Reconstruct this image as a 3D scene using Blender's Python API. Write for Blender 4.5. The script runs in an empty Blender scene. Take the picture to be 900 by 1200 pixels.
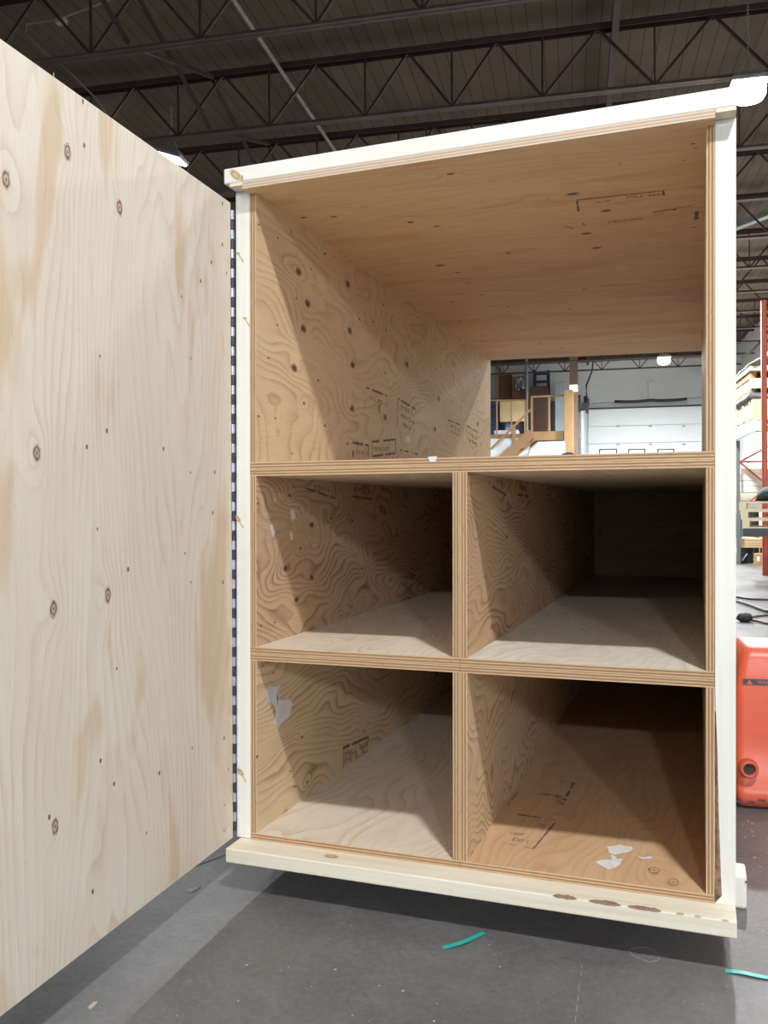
import bpy, bmesh, math, random
from mathutils import Vector, Matrix, noise
random.seed(7)
S = bpy.context.scene
COL = S.collection
V3 = Vector

# ------------------------------------------------------------------ camera
F_PX = 1014.08
CAM = V3((1.18296, -2.14483, 0.91665))
YAW, PITCH, ROLL = 0.34854, -0.00167, -0.00696
RACK = 0.00622            # the crate leans a hair to the right

def to_cam(d):
    c, s = math.cos(YAW), math.sin(YAW)
    x = c*d[0]+s*d[1]; y = -s*d[0]+c*d[1]; z = d[2]
    c, s = math.cos(PITCH), math.sin(PITCH)
    y, z = c*y+s*z, -s*y+c*z
    c, s = math.cos(ROLL), math.sin(ROLL)
    x, z = c*x+s*z, -s*x+c*z
    return x, y, z
M_cols = [to_cam(e) for e in ((1,0,0),(0,1,0),(0,0,1))]
RIGHT = V3([m[0] for m in M_cols]); FWD = V3([m[1] for m in M_cols]); UP = V3([m[2] for m in M_cols])

def ray(px, py):          # direction of sight in the world through a point of the 900 x 1200 photograph
    return RIGHT*((px-450)/F_PX) + UP*(-(py-600)/F_PX) + FWD
def on_plane(px, py, o, n):
    d = ray(px, py); return CAM + d*((V3(o)-CAM).dot(n)/d.dot(n))

cam = bpy.data.cameras.new('camera'); camo = bpy.data.objects.new('camera', cam); COL.objects.link(camo)
rot = Matrix((RIGHT, UP, -FWD)).transposed()
camo.matrix_world = Matrix.Translation(CAM) @ rot.to_4x4()
cam.sensor_fit = 'VERTICAL'; cam.sensor_height = 36.0; cam.lens = F_PX/1200*36
cam.clip_start = 0.02; cam.clip_end = 200
S.camera = camo

# building axes: U along the roof joists, V towards the far wall, origin under the camera
PHI = YAW - math.radians(12.5)
U = V3((math.cos(PHI), math.sin(PHI), 0)); V = V3((-math.sin(PHI), math.cos(PHI), 0)); Z = V3((0,0,1))
FLOOR = -0.128
def B(u, v, z):           # u, v in metres from the camera, z above the shop floor
    return V3((CAM.x, CAM.y, FLOOR)) + U*u + V*v + Z*z
def at(px, py, v):        # (u, z) of a point of the far background that stands at depth v
    d = ray(px, py); t = v/d.dot(V)
    return t*d.dot(U), CAM.z - FLOOR + t*d.z

# ------------------------------------------------------------------ materials
MATS = {}
def mat(name):
    m = bpy.data.materials.new(name); m.use_nodes = True
    nt = m.node_tree; b = nt.nodes['Principled BSDF']
    return m, nt, b
def N(nt, t, **kw):
    n = nt.nodes.new(t)
    for k, v in kw.items():
        if k in n.inputs.keys(): n.inputs[k].default_value = v
        else: setattr(n, k, v)
    return n
def mathn(nt, op, a, b=None, c=None):
    n = nt.nodes.new('ShaderNodeMath'); n.operation = op
    for i, x in enumerate((a, b, c)):
        if x is None: continue
        if isinstance(x, (int, float)): n.inputs[i].default_value = x
        else: nt.links.new(x, n.inputs[i])
    return n.outputs[0]
def mixc(nt, fac, a, b, blend='MIX'):
    n = nt.nodes.new('ShaderNodeMix'); n.data_type = 'RGBA'; n.blend_type = blend
    if isinstance(fac, (int, float)): n.inputs[0].default_value = fac
    else: nt.links.new(fac, n.inputs[0])
    for i, x in ((6, a), (7, b)):
        if isinstance(x, tuple): n.inputs[i].default_value = (*x[:3], 1)
        else: nt.links.new(x, n.inputs[i])
    return n.outputs[2]
def ramp(nt, fac, stops, interp='LINEAR'):
    n = nt.nodes.new('ShaderNodeValToRGB'); r = n.color_ramp; r.interpolation = interp
    while len(r.elements) < len(stops): r.elements.new(0.5)
    for e, (p, c) in zip(r.elements, stops):
        e.position = p; e.color = (*c[:3], 1) if isinstance(c, tuple) else (c, c, c, 1)
    nt.links.new(fac, n.inputs[0]); return n.outputs[0]
def noisetex(nt, vec, scale, detail=3, rough=.55, dist=0, stretch=(1,1,1)):
    mp = nt.nodes.new('ShaderNodeMapping'); mp.inputs['Scale'].default_value = stretch
    nt.links.new(vec, mp.inputs[0])
    n = nt.nodes.new('ShaderNodeTexNoise'); n.inputs['Scale'].default_value = scale
    n.inputs['Detail'].default_value = detail; n.inputs['Roughness'].default_value = rough
    n.inputs['Distortion'].default_value = dist
    nt.links.new(mp.outputs[0], n.inputs['Vector']); return n.outputs[0]
def bump(nt, b, h, strength, dist=.002):
    n = nt.nodes.new('ShaderNodeBump'); n.inputs['Strength'].default_value = strength
    n.inputs['Distance'].default_value = dist
    nt.links.new(h, n.inputs['Height']); nt.links.new(n.outputs[0], b.inputs['Normal'])

def plain(name, col, rough=.6, metal=0, var=.12, scale=8, emit=None, estr=0):
    if name in MATS: return MATS[name]
    m, nt, b = mat(name)
    b.inputs['Roughness'].default_value = rough; b.inputs['Metallic'].default_value = metal
    tc = nt.nodes.new('ShaderNodeTexCoord')
    n = noisetex(nt, tc.outputs['Object'], scale, 4, .6)
    lo = tuple(c*(1-var) for c in col); hi = tuple(min(1, c*(1+var)) for c in col)
    nt.links.new(ramp(nt, n, [(.3, lo), (.7, hi)]), b.inputs['Base Color'])
    if emit:
        b.inputs['Emission Color'].default_value = (*emit, 1); b.inputs['Emission Strength'].default_value = estr
    MATS[name] = m; return m

def ply_face(name, light, dark, line, lstr=.55, blotch=.5, rough=.62, patch=None):
    if name in MATS: return MATS[name]
    m, nt, b = mat(name); b.inputs['Roughness'].default_value = rough
    b.inputs['Specular IOR Level'].default_value = .25
    uv = nt.nodes.new('ShaderNodeUVMap'); uv.uv_map = 'UVMap'
    at_ = nt.nodes.new('ShaderNodeAttribute'); at_.attribute_name = 'phase'
    wob = noisetex(nt, uv.outputs[0], 9, 3, .6, 0, (1, 3, 1))
    ph = mathn(nt, 'ADD', at_.outputs['Fac'], mathn(nt, 'MULTIPLY', wob, .45))
    fr = mathn(nt, 'FRACT', ph)
    ln = ramp(nt, fr, [(0, 0.0), (.42, .06), (.76, .5), (.92, 1.0), (1, 0.0)])
    msk = ramp(nt, noisetex(nt, uv.outputs[0], 3.2, 3, .6, 0, (1, 2, 1)), [(.34, .12), (.66, 1.0)])
    lnm = mathn(nt, 'MULTIPLY', mathn(nt, 'MULTIPLY', ln, msk), lstr)
    bl = ramp(nt, noisetex(nt, uv.outputs[0], 2.0, 4, .6, .3, (.7, 2.6, 1)), [(.36, 0.0), (.66, 1.0)])
    base = mixc(nt, mathn(nt, 'MULTIPLY', bl, blotch), light, dark)
    if patch:
        pm = ramp(nt, noisetex(nt, uv.outputs[0], 1.6, 3, .6, .5, (.8, 3.4, 1)), [(.55, 0.0), (.63, 1.0)])
        base = mixc(nt, mathn(nt, 'MULTIPLY', pm, .75), base, patch)
    fine = noisetex(nt, uv.outputs[0], 6, 4, .7, 0, (1, 42, 1))
    base = mixc(nt, mathn(nt, 'MULTIPLY', ramp(nt, fine, [(.35, 1.0), (.62, 0.0)]), .16), base, line)
    fleck = noisetex(nt, uv.outputs[0], 60, 2, .5, 0, (.35, 2.2, 1))
    base = mixc(nt, mathn(nt, 'MULTIPLY', ramp(nt, fleck, [(.66, 0.0), (.74, 1.0)]), .3), base, line)
    out = mixc(nt, lnm, base, line)
    nt.links.new(out, b.inputs['Base Color'])
    bump(nt, b, mathn(nt, 'ADD', fine, mathn(nt, 'MULTIPLY', ln, -.3)), .12, .0015)
    MATS[name] = m; return m

def ply_edge(name, a=(.70,.47,.265), d=(.22,.11,.05), plies=5):
    if name in MATS: return MATS[name]
    m, nt, b = mat(name); b.inputs['Roughness'].default_value = .75
    uv = nt.nodes.new('ShaderNodeUVMap'); uv.uv_map = 'UVMap'
    sx = nt.nodes.new('ShaderNodeSeparateXYZ'); nt.links.new(uv.outputs[0], sx.inputs[0])
    w = noisetex(nt, uv.outputs[0], 5, 4, .6, 0, (1, .2, 1))
    v = mathn(nt, 'ADD', sx.outputs[1], mathn(nt, 'MULTIPLY', mathn(nt, 'SUBTRACT', w, .5), .10))
    st = []
    for i in range(plies):
        c = 1.0 if i % 2 == 0 else .22
        st += [((i+.12)/plies, c), ((i+.86)/plies, c*.92), ((i+.97)/plies, .05)]
    st = [(min(1, p), c) for p, c in st]
    r = ramp(nt, v, st)
    vd = noisetex(nt, uv.outputs[0], 26, 3, .6, 0, (1, .35, 1))
    r2 = mathn(nt, 'MULTIPLY', r, ramp(nt, vd, [(.28, .15), (.42, 1.0)]))
    bl = noisetex(nt, uv.outputs[0], 2.5, 2, .5)
    col = mixc(nt, r2, d, mixc(nt, bl, a, tuple(c*.72 for c in a)))
    nt.links.new(col, b.inputs['Base Color'])
    MATS[name] = m; return m

def pine(name, light=(.80,.73,.60), dark=(.66,.54,.37), bl=.6):
    if name in MATS: return MATS[name]
    m, nt, b = mat(name); b.inputs['Roughness'].default_value = .6
    b.inputs['Specular IOR Level'].default_value = .3
    uv = nt.nodes.new('ShaderNodeUVMap'); uv.uv_map = 'UVMap'
    g = noisetex(nt, uv.outputs[0], 4, 4, .6, .4, (.6, 16, 1))
    k = noisetex(nt, uv.outputs[0], 1.3, 3, .5, .6, (1, 6, 1))
    c = mixc(nt, mathn(nt, 'MULTIPLY', ramp(nt, g, [(.42, 0.0), (.7, 1.0)]), bl), light, dark)
    c = mixc(nt, mathn(nt, 'MULTIPLY', ramp(nt, k, [(.5, 0.0), (.75, 1.0)]), .35), c, dark)
    nt.links.new(c, b.inputs['Base Color']); bump(nt, b, g, .1, .001)
    MATS[name] = m; return m

M_door = ply_face('door plywood face', (.80,.725,.63), (.72,.59,.45), (.52,.35,.22), .42, .5, patch=(.66,.49,.32))
M_wall = ply_face('fir plywood face', (.76,.585,.375), (.66,.46,.265), (.32,.16,.07), .95, .6)
M_wall_top = ply_face('light fir plywood face', (.76,.58,.365), (.66,.455,.255), (.36,.19,.09), .62, .6)
M_wall2 = ply_face('reddish fir plywood face', (.68,.47,.30), (.56,.36,.205), (.24,.10,.045), 1.0, .6)
M_back = ply_face('shade darkened back panel face', (.36,.25,.16), (.28,.18,.11), (.15,.08,.05), .5, .6)  # darker than the other plywood: deep compartment shade put into the colour
M_ceil = ply_face('lid plywood face', (.76,.55,.33), (.68,.46,.26), (.40,.22,.11), .42, .7, patch=(.66,.38,.21))
M_flr = ply_face('pale plywood face', (.77,.67,.54), (.66,.52,.385), (.42,.26,.16), .5, .5)
M_flr3 = ply_face('greyish plywood face', (.73,.67,.57), (.62,.55,.44), (.40,.28,.19), .45, .5)
M_flr2 = ply_face('orange plywood face', (.66,.43,.25), (.56,.33,.17), (.34,.17,.08), .4, .7)
M_edge = ply_edge('plywood edge laminations')
M_edge_lid = ply_edge('lid edge laminations', (.76,.62,.48), (.45,.30,.20), 5)
M_pine = pine('pale pine lumber')
M_pine_w = pine('white spruce lumber', (.82,.79,.72), (.72,.66,.55), .4)
M_knot = plain('dark knot wood', (.13,.065,.035), .6, 0, .4, 200)
M_halo = plain('knot ring wood', (.42,.26,.15), .6, 0, .25, 120)
M_knot2 = plain('grey brown knot', (.17,.11,.07), .6, 0, .3, 150)
M_halo2 = plain('pale knot ring', (.52,.40,.29), .6, 0, .15, 100)
M_ink = plain('faded black ink', (.17,.11,.08), .8, 0, .5, 90)
M_putty = plain('white filler', (.74,.72,.68), .7, 0, .1, 40)
M_bark = plain('brown wane bark', (.27,.16,.09), .9, 0, .5, 60)
M_steel_l = plain('galvanised steel', (.46,.50,.60), .35, .7, .1, 60)
M_steel_d = plain('dark hinge steel', (.06,.065,.085), .4, .6, .2, 60)
M_jointsteel = plain('dark red oxide steel', (.065,.033,.030), .6, .1, .25, 3)
M_whitepaint = plain('white painted wall', (.72,.74,.74), .7, 0, .05, .6)

def concrete():
    m, nt, b = mat('worn grey concrete')
    tc = nt.nodes.new('ShaderNodeTexCoord'); o = tc.outputs['Object']
    a = noisetex(nt, o, 1.3, 6, .62, .6); s = noisetex(nt, o, 60, 4, .7); sc = noisetex(nt, o, 5, 6, .7, 1.2)
    c = ramp(nt, a, [(.3, (.088,.083,.083)), (.5, (.122,.115,.112)), (.7, (.165,.153,.148))])
    c = mixc(nt, mathn(nt, 'MULTIPLY', ramp(nt, sc, [(.5, 0.0), (.68, 1.0)]), .4), c, (.23,.22,.225))
    c = mixc(nt, mathn(nt, 'MULTIPLY', ramp(nt, sc, [(.3, 1.0), (.46, 0.0)]), .5), c, (.06,.055,.054))
    c = mixc(nt, .3, c, ramp(nt, s, [(.3, (.08,.08,.08)), (.7, (.25,.24,.235))]), 'MIX')
    # pale scuffs
    w = noisetex(nt, o, 14, 3, .8, 2.5)
    c = mixc(nt, mathn(nt, 'MULTIPLY', ramp(nt, w, [(.66, 0.0), (.72, 1.0)]), .22), c, (.38,.37,.36))
    nt.links.new(c, b.inputs['Base Color'])
    nt.links.new(ramp(nt, a, [(.3, .32), (.7, .5)]), b.inputs['Roughness'])
    bump(nt, b, s, .15, .002)
    return m
M_conc = concrete()

def deck():
    m, nt, b = mat('brown roof decking')
    uv = nt.nodes.new('ShaderNodeUVMap'); uv.uv_map = 'UVMap'
    sx = nt.nodes.new('ShaderNodeSeparateXYZ'); nt.links.new(uv.outputs[0], sx.inputs[0])
    w = noisetex(nt, uv.outputs[0], 1.5, 2, .5)
    x = mathn(nt, 'ADD', mathn(nt, 'DIVIDE', sx.outputs[0], .152), mathn(nt, 'MULTIPLY', w, .1))
    f = mathn(nt, 'PINGPONG', x, .5)
    seam = ramp(nt, f, [(0, 1.0), (.06, 0.0)])
    fl = mathn(nt, 'FLOOR', x)
    wn = nt.nodes.new('ShaderNodeTexWhiteNoise'); wn.noise_dimensions = '1D'; nt.links.new(fl, wn.inputs['W'])
    c = mixc(nt, wn.outputs[0], (.10,.070,.046), (.125,.088,.058))
    bl = noisetex(nt, uv.outputs[0], .8, 4, .6)
    c = mixc(nt, ramp(nt, bl, [(.4, 0.0), (.7, .5)]), c, (.175,.13,.09))
    c = mixc(nt, seam, c, (.03,.021,.017))
    nt.links.new(c, b.inputs['Base Color']); b.inputs['Roughness'].default_value = .85
    return m
M_deck = deck()

# ------------------------------------------------------------------ mesh building
class MB:
    def __init__(s): s.v = []; s.f = []; s.m = []; s.uv = []; s.ph = []
    def vert(s, p, ph=0.0): s.v.append(V3(p)); s.ph.append(ph); return len(s.v)-1
    def face(s, idx, mi=0, uvs=None):
        s.f.append(tuple(idx)); s.m.append(mi); s.uv.append(uvs or [(0, 0)]*len(idx))
    def quad(s, p, mi=0, uvs=None):
        b = [s.vert(q) for q in p]; s.face(b, mi, uvs)
    def box(s, o, a, b, c, mi=0):
        """o corner, a b c edge vectors (uv runs along the longest edge)"""
        o, a, b, c = V3(o), V3(a), V3(b), V3(c)
        if a.cross(b).dot(c) < 0: a, b = b, a
        P = [s.vert(o+a*i+b*j+c*k) for k in (0,1) for j in (0,1) for i in (0,1)]
        L = (a.length, b.length, c.length)
        sd = random.random()*20
        for fc, (e1, e2) in (((0,2,3,1),(1,0)), ((4,5,7,6),(0,1)), ((0,1,5,4),(0,2)), ((2,6,7,3),(2,0)), ((0,4,6,2),(2,1)), ((1,3,7,5),(1,2))):
            w, h = L[e1], L[e2]
            if w >= h: u4 = [(sd,0),(sd+w,0),(sd+w,h),(sd,h)]
            else: u4 = [(sd,0),(sd,w),(sd+h,w),(sd+h,0)]
            s.face([P[i] for i in fc], mi, u4)
    def bar(s, p0, p1, w, h=None, up=Z, mi=0):
        p0, p1 = V3(p0), V3(p1); h = h or w
        d = p1-p0; side = d.cross(up)
        if side.length < 1e-6: side = d.cross(V3((1,0,0)))
        side.normalize(); u2 = side.cross(d).normalized()
        s.box(p0-side*w/2-u2*h/2, d, side*w, u2*h, mi)
    def tube(s, pts, r, n=8, mi=0, cap=True):
        pts = [V3(p) for p in pts]; rings = []
        for i, p in enumerate(pts):
            d = (pts[min(i+1, len(pts)-1)]-pts[max(i-1, 0)]).normalized()
            x = d.cross(Z); x = x if x.length > 1e-3 else d.cross(V3((1,0,0)))
            x.normalize(); y = d.cross(x)
            rr = r[i] if isinstance(r, (list, tuple)) else r
            rings.append([s.vert(p+x*math.cos(2*math.pi*k/n)*rr+y*math.sin(2*math.pi*k/n)*rr) for k in range(n)])
        for a, b in zip(rings, rings[1:]):
            for k in range(n): s.face((a[k], a[(k+1)%n], b[(k+1)%n], b[k]), mi)
        if cap: s.face(rings[0][::-1], mi); s.face(rings[-1], mi)
    def prism(s, poly, d, mi=0):
        a = [s.vert(p) for p in poly]; b = [s.vert(V3(p)+V3(d)) for p in poly]; n = len(poly)
        s.face(a[::-1], mi); s.face(b, mi)
        for i in range(n): s.face((a[i], a[(i+1)%n], b[(i+1)%n], b[i]), mi)
    def obj(s, name, mats, parent=None, origin=None, smooth=False, bevel=0):
        if parent is not None: org = ORG[parent.name]
        elif origin is not None: org = V3(origin)
        else:
            xs = [p.x for p in s.v]; ys = [p.y for p in s.v]; zs = [p.z for p in s.v]
            org = V3(((min(xs)+max(xs))/2, (min(ys)+max(ys))/2, min(zs)))
        me = bpy.data.meshes.new(name)
        me.from_pydata([tuple(p-org) for p in s.v], [], s.f)
        ul = me.uv_layers.new(name='UVMap')
        flat = []
        for u in s.uv:
            for q in u: flat += [q[0], q[1]]
        ul.data.foreach_set('uv', flat)
        me.polygons.foreach_set('material_index', s.m)
        a = me.attributes.new('phase', 'FLOAT', 'POINT'); a.data.foreach_set('value', s.ph)
        for m in (mats if isinstance(mats, list) else [mats]): me.materials.append(m)
        if smooth: me.polygons.foreach_set('use_smooth', [True]*len(s.f))
        me.update()
        o = bpy.data.objects.new(name, me); COL.objects.link(o)
        if parent is not None: o.parent = parent
        else: o.location = org
        ORG[o.name] = org
        if bevel:
            bm = o.modifiers.new('bevel', 'BEVEL'); bm.width = bevel; bm.segments = 2; bm.limit_method = 'ANGLE'; bm.angle_limit = .6
        return o
ORG = {}
def thing(name, loc, label, cat, group=None):
    o = bpy.data.objects.new(name, None); COL.objects.link(o); o.location = loc; o.empty_display_size = .1
    ORG[o.name] = V3(loc); return tag(o, label, cat, group)
def tag(o, label, cat, group=None, kind=None):
    o['label'] = label; o['category'] = cat
    if group: o['group'] = group
    if kind: o['kind'] = kind
    return o
def struct(o): o['kind'] = 'structure'; return o
def dup(root, off, label=None):
    r = root.copy(); COL.objects.link(r); r.location = root.location+V3(off)
    ORG[r.name] = ORG[root.name]+V3(off)
    if label: r['label'] = label
    for ch in list(root.children):
        c = ch.copy(); COL.objects.link(c); c.parent = r
        for g in list(ch.children):
            d = g.copy(); COL.objects.link(d); d.parent = c
    return r

def rk(x, y, z): return V3((x+RACK*z, y, z))       # crate coordinates -> world

# ------------------------------------------------------------------ plywood panels with figured faces and marks
def phase_fn(seed, F, A1, A2, knots, s1=(1.3, 3.6), s2=(5, 12)):
    def f(s, c):
        p = c*F + A1*noise.noise(V3((s*s1[0], c*s1[1], seed))) + A2*noise.noise(V3((s*s2[0], c*s2[1], seed+7)))
        for ks, kc, kr in knots:
            q = ((s-ks)/(kr*4.5))**2+((c-kc)/(kr*2.6))**2
            if q < 6: p += 1.7*math.exp(-q)
        return p
    return f

def panel(name, parent, o, a, b, th, mats, seed=1, along='a', F=9, A1=3.4, A2=.9, step=.014, marks=None, s1=(1.3,3.6), s2=(5,12), warp=None, edge=M_edge):
    """a plywood sheet: o corner of the shown face, a b its edges, th the thickness vector away from the shown face"""
    wp = (lambda q: rk(*q)) if warp is None else warp
    o, a, b, th = V3(o), V3(a), V3(b), V3(th)
    la, lb = a.length, b.length; ua, ub = a/la, b/lb
    nrm = -th.normalized()
    wo = wp(o); wn = (wp(o+a)-wo).cross(wp(o+b)-wo).normalized()
    if wn.dot(nrm) < 0: wn = -wn
    wua = (wp(o+a)-wo).normalized(); wub = (wp(o+b)-wo).normalized()
    kn = []
    marks = marks or {}
    for (px, py, r) in marks.get('knots', []):
        h = on_plane(px, py, wo, wn)-wo; sa, sb = h.dot(wua), h.dot(wub)
        if not (0 < sa < la and 0 < sb < lb): continue
        kn.append((sa, sb, r) if along == 'a' else (sb, sa, r))
    ph = phase_fn(seed, F, A1, A2, [k for k in kn if k[2] > .006], s1, s2)
    mb = MB()
    flip = ua.cross(ub).dot(nrm) < 0
    na, nb = max(2, int(la/step)), max(2, int(lb/step))
    ids = []; uvs = {}
    for j in range(nb+1):
        row = []
        for i in range(na+1):
            sa, sb = la*i/na, lb*j/nb
            s, c = (sa, sb) if along == 'a' else (sb, sa)
            k = mb.vert(wp(o+ua*sa+ub*sb), ph(s, c)); uvs[k] = (s+seed*3.1, c+seed*1.7); row.append(k)
        ids.append(row)
    for j in range(nb):
        for i in range(na):
            q = [ids[j][i], ids[j][i+1], ids[j+1][i+1], ids[j+1][i]]
            if flip: q.reverse()
            mb.face(q, 0, [uvs[k] for k in q])
    # far face, then the four edges
    c4 = [(0,0),(1,0),(1,1),(0,1)]
    far = [mb.vert(wp(o+a*i+b*j+th), .3) for i, j in c4]
    fu = [(i*la, j*lb) if along == 'a' else (j*lb, i*la) for i, j in c4]
    if flip: mb.face(far, 0, fu)
    else: mb.face(far[::-1], 0, fu[::-1])
    tl = th.length
    for k in range(4):
        i0, j0 = c4[k]; i1, j1 = c4[(k+1) % 4]
        p0, p1 = o+a*i0+b*j0, o+a*i1+b*j1
        L = (p1-p0).length
        q = [wp(p0), wp(p0+th), wp(p1+th), wp(p1)]; uv4 = [(seed, 0), (seed, 1), (seed+L, 1), (seed+L, 0)]
        if flip: q.reverse(); uv4.reverse()
        mb.quad(q, 1, uv4)
    if flip is None: pass
    # knots
    def P(sa, sb, lift): return wp(o+ua*sa+ub*sb)+wn*lift
    def blob(sa, sb, ra, rb, lift, mi, n=14, jit=.15):
        pts = []
        for k in range(n):
            t = 2*math.pi*k/n; j = 1+random.uniform(-jit, jit)
            pts.append(P(sa+ra*math.cos(t)*j, sb+rb*math.sin(t)*j, lift))
        if flip: pts.reverse()
        mb.quad(pts, mi)
    for (s, c, r) in kn:
        sa, sb = (s, c) if along == 'a' else (c, s)
        el, ew = r*1.25, r*.75
        ra, rb = (el, ew) if along == 'a' else (ew, el)
        if r > .008: blob(sa, sb, ra*1.15, rb*1.2, .0003, 3)
        if marks.get('rings') and r > .012: blob(sa, sb, ra*.9, rb*.9, .0005, 2); blob(sa, sb, ra*.66, rb*.62, .0007, 3); blob(sa, sb, ra*.2, rb*.2, .0009, 2)
        else: blob(sa, sb, ra*.78, rb*.74, .0006, 2)
    def loc(px, py):
        h = on_plane(px, py, wo, wn)-wo; return h.dot(wua), h.dot(wub)
    for (x0, y0, x1, y1, w) in marks.get('lines', []):
        a0, b0 = loc(x0, y0); a1, b1 = loc(x1, y1); L = math.hypot(a1-a0, b1-b0)
        n = max(2, int(L/.02)); da, db = -(b1-b0)/L, (a1-a0)/L
        for k in range(n):
            if random.random() < .12: continue
            t0, t1 = k/n, (k+1)/n; ww = w*random.uniform(.6, 1.2)/2
            q = [P(a0+(a1-a0)*t0-da*ww, b0+(b1-b0)*t0-db*ww, .0006), P(a0+(a1-a0)*t1-da*ww, b0+(b1-b0)*t1-db*ww, .0006),
                 P(a0+(a1-a0)*t1+da*ww, b0+(b1-b0)*t1+db*ww, .0006), P(a0+(a1-a0)*t0+da*ww, b0+(b1-b0)*t0+db*ww, .0006)]
            if (q[1]-q[0]).cross(q[2]-q[0]).dot(wn) < 0: q.reverse()
            mb.quad(q, 4)
    for (txt, x0, y0, x1, y1, x2, y2) in marks.get('text', []):   # baseline start, baseline end, top of first letter
        a0, b0 = loc(x0, y0); a1, b1 = loc(x1, y1); a2, b2 = loc(x2, y2)
        cu = bpy.data.curves.new('t', 'FONT'); cu.body = txt; cu.resolution_u = 2
        to = bpy.data.objects.new('t', cu); COL.objects.link(to)
        dg = bpy.context.evaluated_depsgraph_get(); dg.update()
        tm = to.evaluated_get(dg).to_mesh()
        xs = [v.co.x for v in tm.vertices]; x_hi = max(xs); x_lo = min(xs)
        idx = [mb.vert(P(a0+(a1-a0)*(v.co.x-x_lo)/(x_hi-x_lo)+(a2-a0)*v.co.y/.7, b0+(b1-b0)*(v.co.x-x_lo)/(x_hi-x_lo)+(b2-b0)*v.co.y/.7, .0006)) for v in tm.vertices]
        for p in tm.polygons:
            q = [idx[i] for i in p.vertices]
            if (mb.v[q[1]]-mb.v[q[0]]).cross(mb.v[q[2]]-mb.v[q[0]]).dot(wn) < 0: q.reverse()
            mb.face(q, 4)
        to.evaluated_get(dg).to_mesh_clear()
        bpy.data.objects.remove(to); bpy.data.curves.remove(cu)
    for poly in marks.get('putty', []):
        q = [P(*loc(*p), .0012) for p in poly]
        ctr = sum(q, V3((0,0,0)))/len(q)
        q2 = []
        for i in range(len(q)):
            m_ = (q[i]+q[(i+1) % len(q)])/2
            q2 += [q[i], m_+(m_-ctr)*random.uniform(-.12, .18)]
        if (q2[1]-q2[0]).cross(ctr-q2[0]).dot(wn) < 0: q2.reverse()
        c0 = mb.vert(ctr)
        ii = [mb.vert(p) for p in q2]
        for i in range(len(ii)): mb.face((ii[i], ii[(i+1) % len(ii)], c0), 5)
    return mb.obj(name, [mats, edge, marks.get('knotmat', M_knot), marks.get('halomat', M_halo), M_ink, M_putty], parent)

def lumber(name, parent, o, a, b, c, m=None, bevel=.003, warp=True, knots=(), sweep=None):
    """a stick of sawn lumber with a few knots on it; corner and edges in crate coordinates"""
    mb = MB(); w = rk(*o)
    mb.box(w, rk(*(V3(o)+V3(a)))-w, rk(*(V3(o)+V3(b)))-w, rk(*(V3(o)+V3(c)))-w)
    ob = mb.obj(name, m or M_pine, parent, bevel=bevel)
    return ob

def knot_decal(mb, ctr, n, ax, ra, rb, mi):
    ax = V3(ax).normalized(); n = V3(n); ay = n.cross(ax)
    for k, (sc, mm, lf) in enumerate(((1.35, mi+1, .0004), (1, mi, .0007), (.6, mi+1, .001))):
        mb.quad([V3(ctr)+n*lf+ax*ra*sc*math.cos(t)+ay*rb*sc*math.sin(t) for t in [2*math.pi*i/16 for i in range(16)]], mm)

# ================================================================== THE CRATE
W, D, T, HT = 1.2132, 2.894, .019, 1.8026
ZA, ZB, ZC, XD = 1.0536, .5017, .5373, .604
ZM = (ZB+ZC)/2
crate = thing('shipping_crate', (W/2, D/2, FLOOR), 'large open plywood shipping crate with five compartments, pale lumber frame and open door', 'crate')

def z3(px, py, ox, oy, s): return (ox+px/s, oy+py/s)
def KN(lst, ox, oy, s, big=.014, small=.006):
    return [(ox+a/s, oy+b/s, {0: small*.7, 1: small, 2: big}[k]) for a, b, k in lst]

sag = lambda q: rk(q[0], q[1], q[2]-.026*max(0, q[0]/W)*max(0, q[1]/D))
lid_marks = dict(
    knots=KN([(835,194,2),(871,297,2),(513,143,1),(205,256,1),(476,280,1),(407,270,1),(485,383,2),(531,402,1),(516,480,1),(596,460,1),(665,350,1),(664,491,1),(697,521,1),(827,495,1),(865,440,1),(898,334,2),(600,570,1),(560,428,1),(536,530,1),(125,258,1),(655,620,1),(750,585,1),(805,597,1)], 300, 140, 2.25, .014, .0085)
      + [(710,245.5,.012),(727,191,.005),(812,168,.006),(801,187,.005),(815,173,.005),(813,264,.006),(527,204,.006),(790,250,.004),(770,300,.005),(745,330,.006),(800,350,.005),(640,395,.006)],
    lines=[z3(85,150,660,205,5.294)+z3(625,90,660,205,5.294)+(.006,), z3(85,155,660,205,5.294)+z3(97,235,660,205,5.294)+(.006,),
           z3(622,90,660,205,5.294)+z3(622,118,660,205,5.294)+(.007,), z3(555,222,660,205,5.294)+z3(690,200,660,205,5.294)+(.006,),
           z3(690,200,660,205,5.294)+z3(692,218,660,205,5.294)+(.006,), z3(690,200,660,205,5.294)+z3(800,182,660,205,5.294)+(.004,),
           z3(0,310,660,205,5.294)+z3(50,318,660,205,5.294)+(.006,), z3(120,290,660,205,5.294)+z3(145,320,660,205,5.294)+(.006,),
           z3(828,215,660,205,5.294)+z3(826,265,660,205,5.294)+(.012,), z3(50,318,660,205,5.294)+z3(60,340,660,205,5.294)+(.006,)],
    text=[('MILL 488', *z3(395,140,660,205,5.294), *z3(605,120,660,205,5.294), *z3(393,124,660,205,5.294)),
          ('PS1-09', *z3(205,170,660,205,5.294), *z3(290,158,660,205,5.294), *z3(204,157,660,205,5.294)),
          ('SHEATHING', *z3(275,292,660,205,5.294), *z3(490,268,660,205,5.294), *z3(273,276,660,205,5.294)),
          ('23/32', *z3(570,242,660,205,5.294), *z3(620,234,660,205,5.294), *z3(569,230,660,205,5.294))])
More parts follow.
